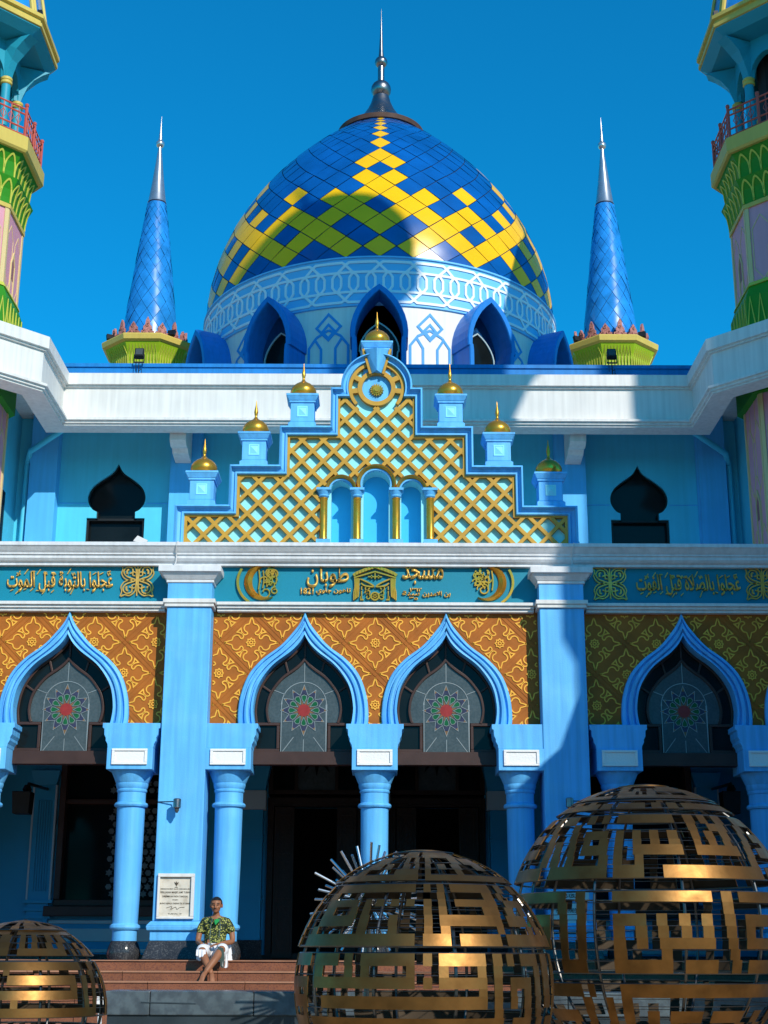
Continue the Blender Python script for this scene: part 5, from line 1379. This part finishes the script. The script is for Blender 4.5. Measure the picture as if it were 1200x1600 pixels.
hand(WR, (-.75,-.55,-.16), (.55,-.75,0), 1)
for an, toe in ((AL, (.065,-.725,-.275)), (AR_, (-.075,-.745,-.245))):
    a = Vector(an); t = Vector(toe)
    parts.append(skin_mesh([[(*(a+Vector((0,.03,-.02))),.030),(*a,.034),(*(a+(t-a)*.5+Vector((0,-.01,.012))),(.036,.026)),(*(a+(t-a)*.85),(.038,.018)),(*t,(.030,.012))]], 2))
    sd = (t-a).cross(Vector((0,-1,1))).normalized()
    for i, o_ in enumerate((-.028,-.014,0,.013,.025)):
        q = t+sd*o_; parts.append(skin_mesh([[(*(a+(t-a)*.86+sd*o_),.012),(*q,.0105),(*(q+(t-a).normalized()*(.022-.002*abs(i-1))),.0085)]], 1))
hx, hy, hz = hd
parts += [ell((hx,hy,hz+.02),(.072,.088,.082)), ell((hx,hy-.022,hz-.035),(.056,.064,.062)), ell((hx,hy-.055,hz-.072),(.030,.028,.022)),
          ell((hx,hy-.088,hz-.012),(.012,.018,.030)), ell((hx,hy-.100,hz-.028),(.017,.014,.011)), ell((hx-.028,hy-.066,hz+.022),(.024,.018,.009)), ell((hx+.028,hy-.066,hz+.022),(.024,.018,.009)),
          ell((hx-.040,hy-.060,hz-.022),(.020,.020,.016)), ell((hx+.040,hy-.060,hz-.022),(.020,.020,.016)), ell((hx,hy-.078,hz-.052),(.022,.014,.010)),
          ell((hx-.074,hy+.012,hz-.003),(.010,.020,.032)), ell((hx+.074,hy+.012,hz-.003),(.010,.020,.032))]
bo = fuse('body', parts, .0055, man, ['skin', 'hair', 'lip', 'panel_white'], 5)
for p in bo.data.polygons:                        # brows, eyes, moustache and lips
    c = p.center - Vector(hd)
    if c.y < -.05 and p.normal.y < -.2:
        ax = abs(c.x)
        if .012 < ax < .046 and .017 < c.z < .027: p.material_index = 1
        elif .016 < ax < .041 and -.004 < c.z < .006: p.material_index = 1
        elif ax < .026 and -.047 < c.z < -.041: p.material_index = 1
        elif ax < .022 and -.060 < c.z < -.050: p.material_index = 2
h = bmesh.new(); bmesh.ops.create_uvsphere(h, u_segments=40, v_segments=28, radius=1)
for v in h.verts: v.co = Vector((hx+v.co.x*.077, hy+.004+v.co.y*.090, hz+.024+v.co.z*.085))
def hairy(c): return c.z > hz+.062 or (c.y > hy-.035 and c.z > hz+.018) or (c.y > hy+.03 and c.z > hz-.05)
bmesh.ops.delete(h, geom=[f_ for f_ in h.faces if not hairy(f_.calc_center_median())], context='FACES')
me = bpy.data.meshes.new('hair'); h.to_mesh(me); h.free(); me.materials.append(M['hair'])
for p in me.polygons: p.use_smooth = True
ho = bpy.data.objects.new('hair', me); col.objects.link(ho); ho.parent = man
md = ho.modifiers.new('t', 'SOLIDIFY'); md.thickness = .008
sh = skin_mesh([[(0,-.005,.085,(.16,.115)),(0,.005,.16,(.155,.112)),(0,.015,.27,(.148,.110)),(0,.02,.40,(.158,.112)),(0,.02,.478,(.12,.095)),(0,.008,.525,(.062,.06))],
    [(0,.02,.478,(.12,.095)),(-.145,.02,.468,.062),(-.19,.012,.39,.058),(-.205,.0,.315,.066)], [(0,.02,.478,(.12,.095)),(.145,.02,.468,.062),(.19,.012,.39,.058),(.207,-.005,.315,.066)]], 2)
so = fuse('batik_shirt', [sh], .009, man, ['batik'], 3)
tx = bpy.data.textures.new('folds', 'CLOUDS'); tx.noise_scale = .09
md = so.modifiers.new('folds', 'DISPLACE'); md.texture = tx; md.strength = .022; md.mid_level = .5; md.texture_coords = 'GLOBAL'
b = MB()
for s in (-1, 1): b.add([(s*.012,-.115,.50),(s*.072,-.075,.535),(s*.082,-.09,.49),(s*.035,-.125,.455),(s*.012,-.122,.495),(s*.070,-.070,.542),(s*.084,-.083,.485),(s*.036,-.131,.45)], [(0,1,2,3),(7,6,5,4),(0,4,5,1),(1,5,6,2),(2,6,7,3),(3,7,4,0)])
b.build('collar', 'batik', man)
b = MB(); b.prism([(.0,.425),(.022,.45),(.046,.475),(.044,.50),(.02,.505),(-.005,.498),(-.018,.48),(-.012,.45)], -.152, -.128, 0, lambda x, z, y: (x+.012, y-(.5-z)*.1, z)); b.build('face_mask', 'mask_green', man, bevel=.005)
b = MB(); b.tube([(-.035,-.11,.51),(-.05,-.145,.40),(-.055,-.148,.25),(-.04,-.15,.16)], .005, 5); b.tube([(.055,-.11,.51),(.075,-.14,.40),(.06,-.15,.28)], .005, 5); b.build('lanyard', 'cloth_grey', man)
sg = skin_mesh([[(0,0,.075,(.17,.12)),(-.08,-.06,.09,.098),(-.115,-.30,.12,.09),(-.125,-.43,.11,.084)], [(0,0,.075,(.17,.12)),(.08,-.06,.09,.098),(.125,-.30,.13,.09),(.135,-.43,.12,.082)]], 2)
def drape(xa, xb, ya, yb, zt, zb, ph, n=14):
    m_ = MB(); rows = []
    for j in range(7):
        t = j/6; rows.append([])
        for i in range(n+1):
            u = i/n; w_ = .014*math.sin(u*17+ph)*(.3+t)
            rows[-1].append((xa+(xb-xa)*u+.01*t*math.sin(9*u), ya+(yb-ya)*u-w_-.02*t, zt+(zb-zt)*t+.012*math.sin(u*6+ph)*t))
    k = []
    for r_ in rows: k.append(r_ + [(x, y+.02, z) for x, y, z in reversed(r_)])
    m_.loft(k, True, True, True)
    me = bpy.data.meshes.new('d'); me.from_pydata(m_.v, [], m_.f); return me
co = fuse('white_cloth', [sg, drape(-.195,-.12,-.30,-.47,.14,.0,0), drape(.15,.205,-.475,-.30,.14,-.085,1.5), drape(-.18,-.06,-.49,-.49,.13,.04,2.0)], .008, man, ['cloth_white'], 5)
b = MB(); b.loft([[(.075,-.47,.17),(.16,-.51,.145),(.175,-.515,.03),(.165,-.50,-.09),(.13,-.485,-.08),(.115,-.475,.05)], [(.075,-.45,.17),(.16,-.49,.145),(.175,-.495,.03),(.165,-.48,-.09),(.13,-.465,-.08),(.115,-.455,.05)]], True, True, True, smooth=True); b.build('cloth_lining', 'cloth_grey', man)

# ================================================================== OUTSIDE THE FRAME, unseen shapes built to cast shade
TD = 9.0
tx_, ty_ = 1.2 + (24.5-TD)*math.tan(SUN_AZ), TD-20  # front tower inferred from its shadow, profile shaped to cast it
ft = thing('tower', 'tall slender pink tower outside the view, shaped to shade facade and dome', 'tower', (tx_, ty_, 0))
b = MB(); b.octo([(.85,-1.5),(.85,11.8),(1.0,12.2),(1.0,19.7),(1.25,20.3),(1.45,20.5),(1.45,20.9),(1.35,21.0)], 0, 0); b.build('shaft', 'pink', ft)
b = MB(); b.octo([(1.34,21.001),(1.34,27.1)], 0, 0); b.build('lantern', 'tower_teal', ft)
b = MB(); b.octo([(1.75,27.101),(1.8,27.6)], 0, 0); b.build('eave', 'ochre', ft)
b = MB(); b.lathe([(1.78,27.601),(1.82,28.0),(1.7,28.6),(1.35,29.3),(.8,29.8),(.1,30.1),(.02,31.7)], 0, 0, 32); b.build('dome', 'gold', ft)
f2 = thing('tower', 'broad plain pink tower with blue cap, added unseen to shade a minaret', 'tower', (15.3, -9.7, 0))  # added out of view to keep the right minaret and wing in shade
b = MB(); b.octo([(1.95,-1.5),(1.95,24.0),(2.05,24.3),(2.05,24.6)], 0, 0); b.build('shaft', 'pink', f2)
b = MB(); b.octo([(1.9,24.601),(.05,26.0)], 0, 0); b.build('roof', 'spire_blue', f2)
pv = thing('shade_pavilion', 'pavilion with stepped brown roof, added unseen to shade the right bay', 'pavilion', (0, 0, 0))  # invented out of view so its roof edge shades the right bay
def pav():
    # roof slope whose lower left edge shades the right-hand pillar from z = 3.2 down to 2.6
    D = 14.6; t = 20-D; sh = t*math.tan(SUN_AZ); up = t*math.tan(SUN_EL)/math.cos(SUN_AZ)
    q = lambda X, Zf: (X+sh, Zf+up)
    a = q(1.45, 1.87); c = q(12.5, 1.87); y = D-20
    prof = [a, q(3.3, 3.45), q(4.4, 6.4), q(7.0, 7.0), q(9.6, 6.4), q(10.6, 3.45), c]
    b = MB(); b.loft([[(x, y-1.6, z) for x, z in prof], [(x, y, z) for x, z in prof]], True, True, True); b.build('roof', 'brown', pv)
    x0, x1, zt = a[0]+.35, c[0]-.35, a[1]-.0005
    b = MB(); b.box(x0, x1, y-1.4, y-.1, -1.0, zt-.36); b.build('wall', 'blue', pv)
    b = MB(); b.box(x0-.08, x1+.08, y-1.48, y-.02, -1.5, -1.001); b.build('plinth', 'stone_black', pv)
    b = MB(); b.box(x0-.06, x1+.06, y-1.46, y-.04, zt-.359, zt-.20); b.box(x0-.14, x1+.14, y-1.54, y+.04, zt-.199, zt); b.build('cornice', 'white', pv)
    for k in range(4):
        xc = x0+1.2+k*2.0; w_ = MB(); pts = [(xc+.5, 0), (xc+.5, 2.6)] + arc(xc, 2.6, .5, 0, 180, 14)[1:-1] + [(xc-.5, 2.6), (xc-.5, 0)]
        w_.ribbon(pts, .12, 0, .05, XZ(y-1.4), closed=True); wf = w_.build('window', 'white', pv)
        w_ = MB(); w_.prism(pts, y-1.41, y-1.4005); w_.build('glass', 'dark_glass', wf)
pav()

# the far side of the square, behind the viewer: a belt of trees, mirrored by the globes and the glass
tr = MB(); rnd = random.Random(21)
for k in range(150):
    a = rnd.uniform(-80, 80); cx, cy = a, -74 + .004*a*a + rnd.uniform(-5, 5); h = rnd.uniform(7, 12); wd = rnd.uniform(2.5, 4.5)
    tr.tube([(cx, cy, -1.5), (cx+.2, cy, h*.5)], [.3, .15], 6, 1)
    for i in range(70):
        t = Vector((rnd.gauss(0, 1), rnd.gauss(0, 1), rnd.gauss(0, 1))).normalized()*rnd.uniform(.6, 1.0)
        p = Vector((cx+t.x*wd, cy+t.y*wd, h*.55+t.z*h*.45)); u = Vector((rnd.uniform(-1,1), rnd.uniform(-1,1), rnd.uniform(-1,1))).normalized(); v = u.orthogonal().normalized(); s = rnd.uniform(.5, 1.1)
        tr.add([p+u*s, p+v*s, p-u*s, p-v*s], [(0,1,2,3)], 0)
M['leaf'] = mat('foliage', (0.05, 0.085, 0.025), 0.7, var=0.5, vscale=0.8)
M['bark'] = mat('bark', (0.10, 0.07, 0.05), 0.8)
tag(tr.build('tree_belt', ['leaf', 'bark']), 'belt of trees along the far side of the square', kind='stuff')
